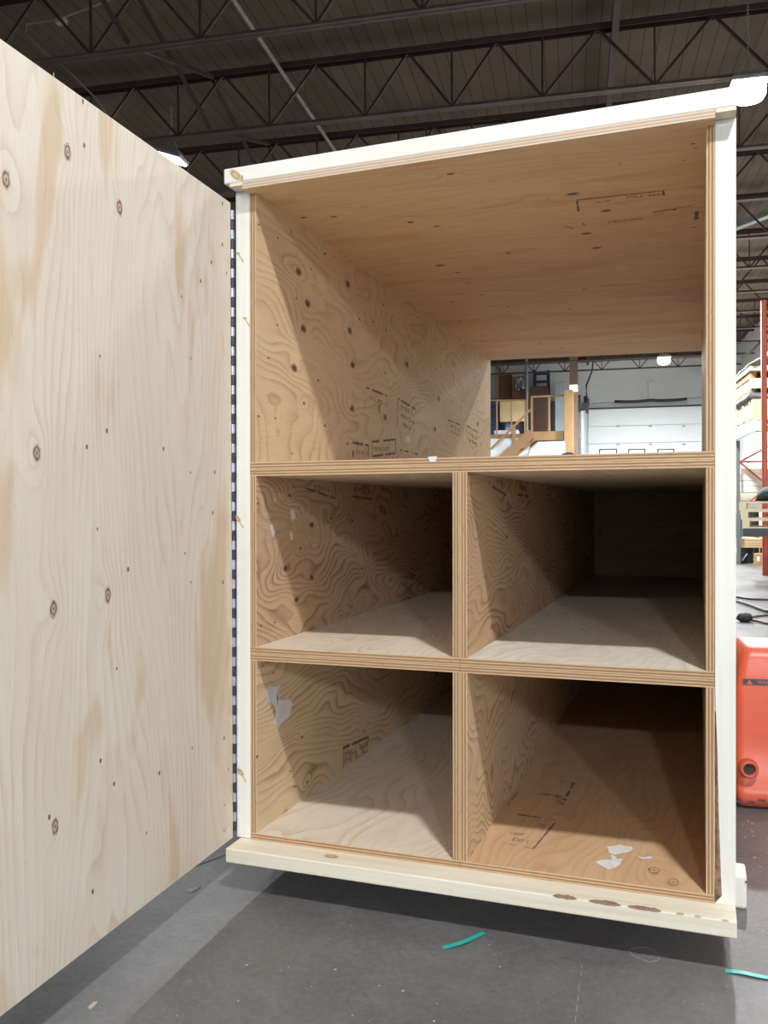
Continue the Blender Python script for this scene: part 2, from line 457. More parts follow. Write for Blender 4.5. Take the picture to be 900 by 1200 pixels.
panel('lid_panel', crate, (0,-.042,HT), (W,0,0), (0,D+.042,0), (0,0,T), M_ceil, 3.3, 'a', F=22, A1=3.5, A2=1.6, step=.016, marks=lid_marks, s1=(.9,3.4), s2=(3,16), warp=sag, edge=M_edge_lid)

s8 = 3.214
wl_marks = dict(
    knots=KN([(176,252,2),(210,372,2),(194,467,2),(160,615,2),(275,185,1),(361,299,2),(496,376,1),(404,430,1),(369,474,2),(457,440,1),(505,473,1),(589,495,1),(380,603,2),(500,632,1),(584,600,2),(378,768,2),(502,800,2),(578,830,1),(689,507,1),(692,617,1),(711,608,1),(778,560,1),(798,560,1),(704,730,2),(690,845,2),(795,738,1),(754,742,1),(851,826,2),(808,848,1),(863,905,1),(855,690,1),(708,870,1),(275,832,1),(63,577,0),(97,453,0),(26,796,0),(88,804,0),(152,937,0),(250,662,1),(196,748,1),(521,690,1),(360,900,1),(167,352,0),(223,243,0),(148,102,0),(98,126,0),(26,75,0)], 295, 240, s8, .016, .008),
    lines=[z3(145,70,400,440,5)+z3(265,120,400,440,5)+(.008,), z3(135,80,400,440,5)+z3(135,200,400,440,5)+(.004,), z3(265,120,400,440,5)+z3(264,150,400,440,5)+(.004,),
           z3(330,135,400,440,5)+z3(438,200,400,440,5)+(.008,), z3(330,145,400,440,5)+z3(327,300,400,440,5)+(.006,), z3(220,170,400,440,5)+z3(220,225,400,440,5)+(.012,),
           z3(625,260,400,440,5)+z3(695,290,400,440,5)+(.008,), z3(735,295,400,440,5)+z3(800,335,400,440,5)+(.008,), z3(625,260,400,440,5)+z3(625,330,400,440,5)+(.005,), z3(735,300,400,440,5)+z3(735,380,400,440,5)+(.005,),
           z3(65,393,400,440,5)+z3(160,410,400,440,5)+(.010,), z3(158,410,400,440,5)+z3(158,478,400,440,5)+(.010,), z3(68,440,400,440,5)+z3(68,480,400,440,5)+(.014,),
           z3(178,389,400,440,5)+z3(316,375,400,440,5)+(.010,), z3(316,375,400,440,5)+z3(316,455,400,440,5)+(.007,), z3(180,474,400,440,5)+z3(316,455,400,440,5)+(.009,), z3(178,389,400,440,5)+z3(180,474,400,440,5)+(.004,),
           z3(345,435,400,440,5)+z3(455,465,400,440,5)+(.007,), z3(345,435,400,440,5)+z3(345,465,400,440,5)+(.005,)],
    text=[('TECO', *z3(165,140,400,440,5), *z3(200,152,400,440,5), *z3(165,120,400,440,5)), ('PS 1', *z3(212,162,400,440,5), *z3(262,180,400,440,5), *z3(212,136,400,440,5)),
          ('MILL', *z3(350,195,400,440,5), *z3(425,238,400,440,5), *z3(350,172,400,440,5)), ('48/24', *z3(345,240,400,440,5), *z3(425,290,400,440,5), *z3(345,215,400,440,5)), ('EXP 1', *z3(360,300,400,440,5), *z3(425,340,400,440,5), *z3(360,272,400,440,5)),
          ('PS1', *z3(640,305,400,440,5), *z3(690,330,400,440,5), *z3(640,288,400,440,5)), ('EXP', *z3(640,335,400,440,5), *z3(690,362,400,440,5), *z3(640,318,400,440,5)),
          ('MILL', *z3(745,350,400,440,5), *z3(795,380,400,440,5), *z3(745,330,400,440,5)), ('488', *z3(745,385,400,440,5), *z3(795,415,400,440,5), *z3(745,365,400,440,5)),
          ('2 0 8 1 8', *z3(84,455,400,440,5), *z3(156,468,400,440,5), *z3(84,435,400,440,5)),
          ('Weslam', *z3(188,447,400,440,5), *z3(278,439,400,440,5), *z3(188,414,400,440,5))],
    putty=[[z3(375,380,400,440,5), z3(378,358,400,440,5), z3(392,352,400,440,5), z3(403,372,400,440,5), z3(395,398,400,440,5), z3(380,398,400,440,5)][:6]])
panel('side_panel', crate, (T,0,ZA), (0,D,0), (0,0,HT-ZA), (-T,0,0), M_wall_top, 1.4, 'a', F=20, A1=8, A2=1.9, step=.012, marks=wl_marks)
sgr = lambda q: rk(q[0], q[1], q[2]-.03*max(0, q[1]/D) if q[2] > ZA+.2 else q[2])
panel('side_panel', crate, (W-T,0,ZA-.0044), (0,D,0), (0,0,HT-ZA+.0039), (T,0,0), M_wall, 5.2, 'a', step=.05, warp=sgr)

# shelf: the full-width board of the top bay lies on the four lower boxes; its right end sits a few mm low
tilt = lambda q: rk(q[0], q[1], q[2]-.0045*max(0, q[0]/W)*max(0, (q[2]-ZM)/(ZA-ZM)))
pz = dict(putty=[[z3(655,358,290,420,3.103), z3(690,355,290,420,3.103), z3(684,376,290,420,3.103), z3(664,376,290,420,3.103)]])
panel('shelf_panel', crate, (0,0,ZA), (W,0,0), (0,D,0), (0,0,-T), M_flr, 6.1, 'b', step=.04, warp=tilt)
# a dab of filler on the shelf's front edge
mb = MB(); q = [on_plane(*p, V3((0,-.0005,0)), V3((0,1,0))) for p in pz['putty'][0]]
mb.prism(q[::-1], (0,.0004,0)); mb.obj('filler_patch', M_putty, crate)

m5, m3, m4, m6 = (260,760,3), (260,520,3), (520,520,2.647), (520,770,2.5)
mid_left = dict(knots=KN([(238,182,1),(223,438,2),(315,470,2),(276,368,1),(315,285,2),(385,262,1),(456,570,1),(418,605,1),(493,438,1),(262,548,2),(460,270,1),(252,153,0),(125,210,0),(137,640,0),(185,628,0)], *m3, .013, .008),
    lines=[z3(290,155,*m3)+z3(398,192,*m3)+(.006,), z3(398,140,*m3)+z3(400,192,*m3)+(.006,), z3(460,185,*m3)+z3(530,195,*m3)+(.008,)],
    text=[('MILL', *z3(325,158,*m3), *z3(385,170,*m3), *z3(325,142,*m3)), ('PS1', *z3(465,172,*m3), *z3(520,180,*m3), *z3(465,152,*m3))],
    putty=[[z3(168,285,*m3), z3(178,283,*m3), z3(186,310,*m3), z3(180,332,*m3), z3(172,312,*m3)], [z3(238,236,*m3), z3(252,228,*m3), z3(258,262,*m3), z3(244,270,*m3)],
           [z3(237,312,*m3), z3(245,308,*m3), z3(250,335,*m3), z3(241,338,*m3)], [z3(180,192,*m3), z3(188,190,*m3), z3(186,212,*m3)]])
low_left = dict(knots=KN([(221,197,1),(282,311,1),(238,432,0),(255,484,0),(123,380,1),(180,85,0),(143,62,0),(300,470,1),(500,290,1)], *m5, .012, .007),
    lines=[(401.7,876.7,431.7,863.6,.010), (431.7,863.6,431.7,868,.008), (402.8,877.8,402,900,.006)],
    text=[('MILL 488', 404,888, 431,875, 404,881), ('PS 1-09', 404,896, 431,884, 404,889)],
    putty=[[z3(150,150,*m5), z3(170,130,*m5), z3(205,125,*m5), z3(190,165,*m5), z3(205,182,*m5), z3(240,180,*m5), z3(243,212,*m5), z3(222,250,*m5), z3(200,277,*m5), z3(180,262,*m5), z3(188,225,*m5), z3(184,205,*m5), z3(165,190,*m5)]])
mid_right = dict(knots=KN([(195,288,2),(232,348,0),(217,432,1),(75,432,0),(75,405,0),(157,222,0),(92,350,0)], *m4, .011, .007),
    lines=[z3(150,130,*m4)+z3(193,158,*m4)+(.008,), z3(228,155,*m4)+z3(262,162,*m4)+(.010,)],
    text=[('PS1', *z3(165,122,*m4), *z3(190,130,*m4), *z3(165,108,*m4)), ('488', *z3(230,140,*m4), *z3(256,148,*m4), *z3(230,122,*m4))])
low_right = dict(knots=KN([(228,210,1),(130,330,0),(80,240,0)], *m6, .01, .006))
lr_floor = dict(rings=True, knotmat=plain('orange knot', (.36,.17,.06), .6, 0, .3, 60), halomat=plain('tan knot ring', (.58,.37,.21)), knots=KN([(616,625,2),(672,660,2)], *m6, .02, .007),
    lines=[z3(560,115,580,900,7.5)+z3(692,132,580,900,7.5)+(.004,), z3(692,132,580,900,7.5)+z3(590,325,580,900,7.5)+(.010,), z3(590,325,580,900,7.5)+z3(520,322,580,900,7.5)+(.003,),
           z3(375,225,580,900,7.5)+z3(495,240,580,900,7.5)+(.010,), z3(540,225,580,900,7.5)+z3(545,255,580,900,7.5)+(.016,), z3(200,408,580,900,7.5)+z3(400,440,580,900,7.5)+(.008,), z3(400,440,580,900,7.5)+z3(545,462,580,900,7.5)+(.004,),
           z3(545,462,580,900,7.5)+z3(338,710,580,900,7.5)+(.006,), z3(338,710,580,900,7.5)+z3(110,668,580,900,7.5)+(.003,), z3(115,325,580,900,7.5)+z3(200,215,580,900,7.5)+(.004,)],
    text=[('1809', *z3(130,588,580,900,7.5), *z3(240,598,580,900,7.5), *z3(150,565,580,900,7.5)), ('EXP 1', *z3(150,640,580,900,7.5), *z3(280,665,580,900,7.5), *z3(170,612,580,900,7.5)),
          ('PS1', *z3(380,520,580,900,7.5), *z3(430,530,580,900,7.5), *z3(400,490,580,900,7.5)), ('MILL', *z3(520,300,580,900,7.5), *z3(580,310,580,900,7.5), *z3(560,240,580,900,7.5))],
    putty=[[z3(478,556,*m6), z3(515,550,*m6), z3(553,557,*m6), z3(545,572,*m6), z3(505,581,*m6), z3(484,574,*m6)],
           [z3(444,601,*m6), z3(470,595,*m6), z3(526,592,*m6), z3(518,608,*m6), z3(484,624,*m6), z3(462,612,*m6)],
           [z3(560,580,*m6), z3(585,588,*m6), z3(612,584,*m6), z3(610,592,*m6), z3(580,594,*m6)],
           [z3(488,580,*m6), z3(500,582,*m6), z3(508,592,*m6), z3(492,594,*m6)]])
seed = 11.3
for (x0, x1) in ((0, XD), (XD, W)):
    left = x0 == 0
    for (z0, z1) in ((0, ZM), (ZM, ZA-T)):
        low = z0 == 0; seed += 2.37
        e = .0004
        panel('floor_panel', crate, (x0+e,0,z0+T), (x1-x0-2*e,0,0), (0,D,0), (0,0,-T+e), M_flr2 if (low and not left) else M_flr if left else M_flr3, seed, 'b', F=16, A1=6, A2=1.6,
              marks=(lr_floor if low and not left else None))
        wf = tilt if not low else None
        panel('top_panel', crate, (x0+e,0,z1-T), (x1-x0-2*e,0,0), (0,D,0), (0,0,T-e), M_flr, seed+.7, 'b', step=.03, warp=wf)
        mk = {(True,True): low_left, (True,False): mid_left, (False,True): low_right, (False,False): mid_right}[(left, low)]
        m_ = M_wall2 if not left and not low else (M_wall if low else M_wall2)
        if not left and low: kw = dict(F=26, A1=6, A2=3.2, s1=(2.4,2.4), s2=(8,8))
        elif low: kw = dict(F=26, A1=8, A2=1.7, s2=(6,13))
        else: kw = dict(F=26, A1=9, A2=2.4, s2=(6,13))
        panel('side_panel', crate, (x0+T,0,z0+T), (0,D,0), (0,0,z1-z0-2*T), (-T+e,0,0), m_, seed+1.1, 'a', marks=mk, step=.009, warp=wf, **kw)
        panel('side_panel', crate, (x1-T,0,z0+T), (0,D,0), (0,0,z1-z0-2*T), (T-e,0,0), M_wall, seed+1.9, 'a', step=.03, warp=wf)
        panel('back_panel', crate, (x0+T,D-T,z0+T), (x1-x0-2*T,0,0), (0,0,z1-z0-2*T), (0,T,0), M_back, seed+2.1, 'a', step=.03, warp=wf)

# lumber frame
header_warp = None
mb = MB()
w = [(-.058,-.042,1.8225), (1.257,-.042,1.8216), (1.257,.047,1.8216), (-.058,.047,1.8225)]
top = [(-.058,-.042,1.865), (1.257,-.042,1.867), (1.257,.047,1.867), (-.058,.047,1.865)]
b0 = [mb.vert(rk(*p)) for p in w]; b1 = [mb.vert(rk(*p)) for p in top]
mb.face(b0[::-1], 0, [(0,.09),(1.3,.09),(1.3,0),(0,0)]); mb.face(b1, 0, [(0,.2),(1.3,.2),(1.3,.29),(0,.29)])
for i in range(4):
    j = (i+1) % 4; L = 1.3 if i % 2 == 0 else .09
    mb.face((b0[i], b0[j], b1[j], b1[i]), 0, [(3,.5),(3+L,.5),(3+L,.54),(3,.54)])
hb = mb.obj('header_beam', [M_pine_w, M_knot, M_halo], crate, bevel=.004)
mb = MB(); kc = on_plane(276, 205, rk(0,-.042,0), V3((0,1,0)))
knot_decal(mb, kc, (0,-1,0), (.75,0,-.65), .017, .008, 0)
kc = on_plane(284, 208.5, rk(0,-.042,0), V3((0,1,0))); mb.quad([kc+V3((.003*math.cos(t),-.001,.008*math.sin(t))) for t in [k*.6283 for k in range(10)]], 0)
mb.obj('beam_knot', [plain('amber knot', (.45,.30,.14), .6, 0, .3, 90), plain('soft tan wood', (.60,.46,.28), .6, 0, .1, 60)], hb)
# the gap between lid and posts under the header ends
for (xa, xb) in ((-.040, -.0005), (W+.0005, 1.2572)):
    lumber('filler_block', crate, (xa,-.0415,1.8126), (xb-xa,0,0), (0,.088,0), (0,0,.0092), bevel=.001)
for x0, kn in ((-.045, True), (W+.0006, False)):
    po = None
    if kn:
        po = lumber('corner_post', crate, (x0,0,.0005), (.0445,0,0), (0,.089,0), (0,0,1.8118), M_pine_w)
        for (px, py, r, an) in ((279,608,.010,.9),(282,905,.012,.8),(279,297,.006,.5),(287,373,.006,.2),(281,1300,.01,.1)):
            if py > 1100: continue
            mb = MB()
            c = on_plane(px, py, V3((0,0,0)), V3((0,1,0)))
            knot_decal(mb, c, (0,-1,0), (math.cos(an),0,-math.sin(an)), r*.9, r*.45, 0)
            mb.quad([c+V3((x_, -.0003, z_)) for x_, z_ in ((0,.001),(0,-.004),(.016,-.030),(.018,-.022))], 1)
            mb.obj('post_knot', [plain('amber knot', (.45,.30,.14)), plain('soft tan wood', (.62,.49,.33), .6, 0, .1, 60)], po)
    else:
        # right post: its lower inner edge is waney, so the stick narrows towards the foot
        mb = MB()
        prof = [(0,.0005),(.0445,.0005),(.0445,1.8118),(0,1.8118),(0,.50),(.005,.36),(.008,.2),(.0115,.1),(.0145,.02)]
        ring0 = [rk(x0+a, 0, b) for a, b in prof]; 
        a_ = [mb.vert(p) for p in ring0]; b_ = [mb.vert(p+V3((0,.089,0))) for p in ring0]
        mb.face(a_, 0, [(b, a) for a, b in prof]); mb.face(b_[::-1], 0, [(b, a) for a, b in prof][::-1])
        for i in range(len(prof)):
            j = (i+1) % len(prof); mb.face((a_[i], b_[i], b_[j], a_[j]), 0, [(prof[i][1],0),(prof[i][1],.09),(prof[j][1],.09),(prof[j][1],0)])
        po = mb.obj('corner_post', M_pine_w, crate)
        mb = MB()   # torn bark strip in the notch
        n = 26; prev = None
        for i in range(n+1):
            z_ = .02+.42*i/n
            kz = [(.0,.0145),(.02,.0145),(.1,.0115),(.2,.008),(.36,.005),(.5,0)]
            k = next(b0_+(b1_-b0_)*(z_-a0_)/(a1_-a0_) for (a0_, b0_), (a1_, b1_) in zip(kz, kz[1:]) if a0_ <= z_ <= a1_)
            cur = [mb.vert(rk(x0, .001+random.uniform(0,.004), z_)), mb.vert(rk(x0+k*.55, random.uniform(-.003,.003), z_)), mb.vert(rk(x0+k, .001, z_)), mb.vert(rk(x0+k, .03, z_)), mb.vert(rk(x0, .03, z_))]
            if prev:
                for a in range(5): mb.face((prev[a], prev[(a+1) % 5], cur[(a+1) % 5], cur[a]), 0)
            prev = cur
        mb.obj('wane_strip', M_bark, po)
    lumber('corner_post', crate, (x0,D-.09,.0005), (.0445,0,0), (0,.089,0), (0,0,1.8 if kn else 1.77), M_pine_w)
lumber('header_beam', crate, (-.058,D-.09,1.8225), (1.315,0,0), (0,.089,0), (0,0,.04), M_pine_w)
lumber('header_beam', crate, (-.058,D/2,1.8225), (1.315,0,0), (0,.089,0), (0,0,.04), M_pine_w)
bb = lumber('bottom_beam', crate, (-.034,-.080,-.0385), (1.292,0,0), (0,.0885,0), (0,0,.038), M_pine, .003)
mb = MB()
c = on_plane(388, 1003.5, V3((0,0,0)), Z)
knot_decal(mb, V3((c.x, c.y, 0)), Z, (1,0,0), .016, .009, 0)
def streak(mb, x0, y0, x1, y1, w_, mi):   # dark wane along the beam's top front arris
    p0 = on_plane(x0, y0, V3((0,-.0805,0)), V3((0,1,0))); p1 = on_plane(x1, y1, V3((0,-.0805,0)), V3((0,1,0)))
    n = 10; A = []; Bq = []; Cq = []
    for i in range(n+1):
        t = i/n; p = p0.lerp(p1, t); k = math.sin(math.pi*t)**.5*w_*random.uniform(.7, 1.1)
        A.append(mb.vert(V3((p.x, -.0802+k, .0004)))); Cq.append(mb.vert(V3((p.x, -.0804, .0003)))); Bq.append(mb.vert(V3((p.x, -.0806, -.001-k*.3))))
    for i in range(n): mb.face((Bq[i], Bq[i+1], Cq[i+1], Cq[i]), mi); mb.face((Cq[i], Cq[i+1], A[i+1], A[i]), mi)
kmats = [plain('amber knot', (.45,.30,.14)), plain('soft tan wood', (.62,.49,.33)), plain('bark brown streak', (.30,.19,.13), .8, 0, .3, 70)]
mb.obj('beam_knot', kmats, bb)
for s_ in ((648,1050,676,1055),(690,1056,728,1062),(735,1062,775,1068)): mb = MB(); streak(mb, *s_, .014, 2); mb.obj('bark_streak', kmats, bb)
for s_ in ((792,1070,802,1071),(813,1073,822,1074),(846,1077,854,1078)): mb = MB(); streak(mb, *s_, .006, 1); mb.obj('bark_streak', kmats, bb)
for x0 in (-.034, W/2-.045, W-.046): lumber('stringer', crate, (x0,.0095,-.0385), (.0885,0,0), (0,D-.0105,0), (0,0,.038), M_pine)
for y0 in (.285, 1.4, 2.7):
    sk = lumber('skid', crate, (-.05,y0,FLOOR), (1.346 if y0 < .3 else 1.3,0,0), (0,.089,0), (0,0,.0893), M_pine_w, .008)
    if y0 == .285:
        c = on_plane(874.2, 1033.5, V3((0,.2845,0)), V3((0,1,0)))
        mb = MB(); mb.quad([c+V3((.0028*math.cos(t),-.0006,.0028*math.sin(t))) for t in [k*math.pi/5 for k in range(10)]][::1]); mb.obj('nail_hole', M_knot, sk)

# door, swung back almost square to the front
hx, hy = -.0497, -.012
ddir = V3((.0402, -.9992, 0)); dn = V3((.9992, .0402, 0))
def dwarp(q): return V3((hx+.0037*q[2], hy, 0)) + ddir*q[0] + dn*q[1] + Z*q[2]
dk = KN([(14,361,2),(158,296,2),(197,281,1),(280,426,2),(194,178,1),(495,555,1),(521,417,1),(521,513,1),(425,635,0),(447,780,0),(234,775,0),(250,950,1),(203,987,1),(86,1002,2),(383,992,1),(446,1048,0),(503,1047,1),(498,1142,1),(531,580,0),(470,599,1)], 0, 20+10, 2, .013, .006)
dk = [(a, b, r) for a, b, r in dk]
dk += KN([(125,227,2),(253,195,2),(300,134,1),(228,40,0),(447,165,0),(522,165,1),(433,97,0),(273,367,0),(235,583,1),(267,637,1),(373,612,1),(115,715,1),(129,737,2),(217,889,1),(450,553,0),(525,530,1),(535,603,0),(526,686,0),(525,747,0),(343,752,0)], 0, 600, 2, .013, .006)
door = panel('door_panel', crate, (0,0,.003), (1.2,0,0), (0,0,1.778), (0,-T,0), M_door, 2.2, 'b', F=34, A1=8, A2=1.3, step=.010, marks=dict(knots=dk, rings=True, knotmat=M_knot2, halomat=M_halo2), s1=(.7,3.2), s2=(2.4,14), warp=dwarp)
def ddec(mb, pts, mi, lift=.0006):
    o_ = dwarp((0,0,0)); q = [on_plane(*p, o_, dn)+dn*lift for p in pts]
    if (q[1]-q[0]).cross(q[2]-q[0]).dot(dn) < 0: q.reverse()
    mb.quad(q, mi)
mb = MB()
ddec(mb, [(62,85),(63.2,85.5),(63.4,139),(62.6,139)], 1); ddec(mb, [(61.6,125),(63.4,125),(63.8,139),(62,139)], 0)
mb.obj('veneer_split', [M_knot, plain('brown split', (.42,.28,.17))], door)
mb = MB()
ddec(mb, [(95,919),(220,861.5),(235,856.5),(235,858),(220,863.3),(95,921)], 0)
ddec(mb, [(0,957),(60,936),(60,937.2),(0,958.4)], 0)
mb.obj('scratch_mark', [plain('pale scratch', (.86,.78,.68), .6, 0, .05, 60)], door)
# piano hinge
hinge = MB(); kn_l = MB()
hinge.box((-.0475,-.004,.02), (.0015,0,0), (0,.03,0), (.0037*1.745,0,1.725), 0)
zz = .02; i = 0
while zz < 1.745:
    x_ = -.0462+.0042*zz
    kn_l.tube([(x_-.0008*(i % 2), -.0075, zz+.001), (x_-.0008*(i % 2), -.0075, zz+.0262)], .0052 if i % 2 else .0048, 10, 0 if i % 2 else 1)
    zz += .0272; i += 1
ho = hinge.obj('piano_hinge', M_steel_d, crate); kn_l.obj('hinge_knuckles', [M_steel_l, M_steel_d], ho)

# ================================================================== THE BUILDING
A_, B_ = 4.955+1.0447, 4.27+1.0447        # top and bottom chord heights above the floor
u0, u1, v0, v1 = -17.0, 4.9, -16.0, 30.0
H = A_+.13
mb = MB(); mb.quad([B(u0,v0,0), B(u1,v0,0), B(u1,v1,0), B(u0,v1,0)]); fl = struct(mb.obj('floor', M_conc, origin=(0,0,FLOOR)))
mb = MB(); mb.quad([B(u0,v0,H), B(u0,v1,H), B(u1,v1,H), B(u1,v0,H)], 0, [(u0,v0),(u0,v1),(u1,v1),(u1,v0)]); struct(mb.obj('ceiling', M_deck, origin=(0,0,H)))
for nm, p in (('wall_right', ((u1,v0),(u1,v1))), ('wall_back', ((u0,v1),(u1,v1))), ('wall_left', ((u0,v0),(u0,v1))), ('wall_front', ((u0,v0),(u1,v0)))):
    (a, b), (c, d) = p; mb = MB()
    off = {'wall_right': U*.2, 'wall_back': V*.2, 'wall_left': -U*.2, 'wall_front': -V*.2}[nm]
    mb.box(B(a,b,0), B(c,d,0)-B(a,b,0), off, Z*H); struct(mb.obj(nm, M_whitepaint))
mb = MB(); mb.box(B(u0+.02, v1-.25, H-.13), U*(u1-u0-.04), V*.24, Z*.12); struct(mb.obj('trim_2', M_jointsteel))
mb = MB(); a_ = on_plane(180, 1022, B(0,0,0), Z); 
p0 = on_plane(200, 1026, B(0,0,0), Z); p1 = on_plane(262, 1003, B(0,0,0), Z); dd = (p1-p0).normalized(); sd = dd.cross(Z)
mb.box(p0-dd*3-sd*.003+Z*.0002, dd*3.7, sd*.006, Z*.0004); struct(mb.obj('trim_1', plain('dark joint filler', (.03,.03,.03))))

# roof joists
JV = [7.34+1.83*k for k in range(-4, 12)]
def joist():
    v = JV[0]
    t = thing('roof_joist', B(0, v, B_), 'x', 'roof joist', 'steel roof joists')
    mb = MB()
    mb.box(B(u0+.05, v-.055, A_), U*(u1-u0-.1), V*.05, Z*.012); mb.box(B(u0+.05, v-.055, A_-.05), U*(u1-u0-.1), V*.008, Z*.05)
    mb.box(B(u0+.05, v+.005, A_), U*(u1-u0-.1), V*.05, Z*.012); mb.box(B(u0+.05, v+.047, A_-.05), U*(u1-u0-.1), V*.008, Z*.05)
    mb.obj('top_chord', M_jointsteel, t)
    mb = MB(); mb.box(B(u0+.05, v-.045, B_), U*(u1-u0-.1), V*.09, Z*.012); mb.box(B(u0+.05, v-.012, B_), U*(u1-u0-.1), V*.024, Z*.045)
    mb.obj('bottom_chord', plain('scuffed joist steel', (.11,.075,.065), .5, .2, .2, 4), t)
    nodes = [-2.21-1.1*k for k in range(13, -1, -1)] + [-1.26] + [-.31+1.12*k for k in range(0, 5)]
    mb = MB()
    for k, u in enumerate(nodes):
        if not (u0+.7 < u < u1-.4): continue
        ul_ = (nodes[k-1]+u)/2 if k else u-.55; ur_ = (nodes[k+1]+u)/2 if k+1 < len(nodes) else u+.5
        mb.bar(B(u, v, B_+.02), B(ur_, v, A_-.02), .026, .026); mb.bar(B(u, v, B_+.02), B(ul_, v, A_-.02), .026, .026)
        mb.bar(B(u, v, B_+.02), B(u, v, A_-.02), .02, .02)
    mb.obj('web_bars', M_jointsteel, t)
    return t
j0 = joist()
words = ['first', 'second', 'third', 'fourth', 'fifth', 'sixth', 'seventh', 'eighth', 'ninth', 'tenth', 'eleventh', 'twelfth', 'thirteenth', 'fourteenth', 'fifteenth', 'sixteenth']
for i, v in enumerate(JV):
    lb = 'dark steel open-web roof joist, %s of the row away from the camera' % words[i]
    if i == 4: lb = 'dark steel roof joist cut off by the top edge of the photo'
    if i == 5: lb = 'dark steel roof joist whose bottom bar passes just above the lamp behind the door'
    if i == 15: lb = 'dark steel roof joist just in front of the far white wall, above the overhead door'
    if i == 0: j0['label'] = lb
    else: dup(j0, V*(v-JV[0]), lb)

# lengthwise steel under the deck
mb = MB(); u = .42
mb.box(B(u-.035, v0+.1, A_-.01), U*.07, V*(v1-v0-.2), Z*.02); mb.box(B(u-.035, v0+.1, A_-.12), U*.07, V*(v1-v0-.2), Z*.02); mb.box(B(u-.008, v0+.1, A_-.11), U*.016, V*(v1-v0-.2), Z*.1)
tag(mb.obj('roof_beam', M_jointsteel), 'dark steel beam running away from the camera across the joists above the crate', 'beam')
mb = MB(); mb.tube([B(-3.14, v, A_-.1) for v in (0, 7, 14, 21, 29.9)], .022, 8)
tag(mb.obj('conduit', plain('pale grey conduit', (.33,.31,.28), .5, .3)), 'long straight light grey conduit under the roof left of the crate', 'pipe')
mb = MB(); mb.tube([B(.0+.35, v, B_-.02) for v in (7.6, 12, 20, 29.9)], .012, 6)
mb2 = MB()
for i, v in enumerate(JV[2:9]):
    for s_ in (0, 1):
        mb2.bar(B(-4.0+.04*s_, v+.05, (B_+.06 if s_ else A_-.06)), B(-4.0+.04*s_, v+1.78, (A_-.06 if s_ else B_+.06)), .035, .035)
tag(mb2.obj('cross_bridging', M_jointsteel), 'crossed steel braces linking the roof joists above the open door', 'roof brace')
cab = [at(px, py, 7.6) for px, py in ((128,0),(70,22),(32,28),(30,38),(48,58),(75,78),(112,115),(130,140))]
mb = MB(); mb.tube([B(a, 7.6, b) for a, b in cab], .010, 6)
tag(mb.obj('hanging_cable', plain('grey cable', (.25,.23,.22))), 'thin looping grey cable under the joists at top left', 'cable')
a, b = at(73, 26, 7.6); mb = MB(); mb.box(B(a-.05, 7.55, b-.025), U*.10, V*.07, Z*.05)
tag(mb.obj('junction_box', plain('pale box', (.4,.38,.3)), None, None, False, .004), 'small pale junction box on the looping cable at top left', 'electrical box')
a, b = at(500, 109, 10.9); mb = MB(); mb.box(B(a-.25, 10.8, A_-.42), U*.5, V*.22, Z*.07); mb.box(B(a-.02, 10.9, A_-.36), U*.02, V*.02, Z*.36)
tag(mb.obj('unlit_fixture', plain('dark housing', (.03,.035,.035))), 'dark unlit strip fixture hanging near the joists above the crate middle', 'light fixture')

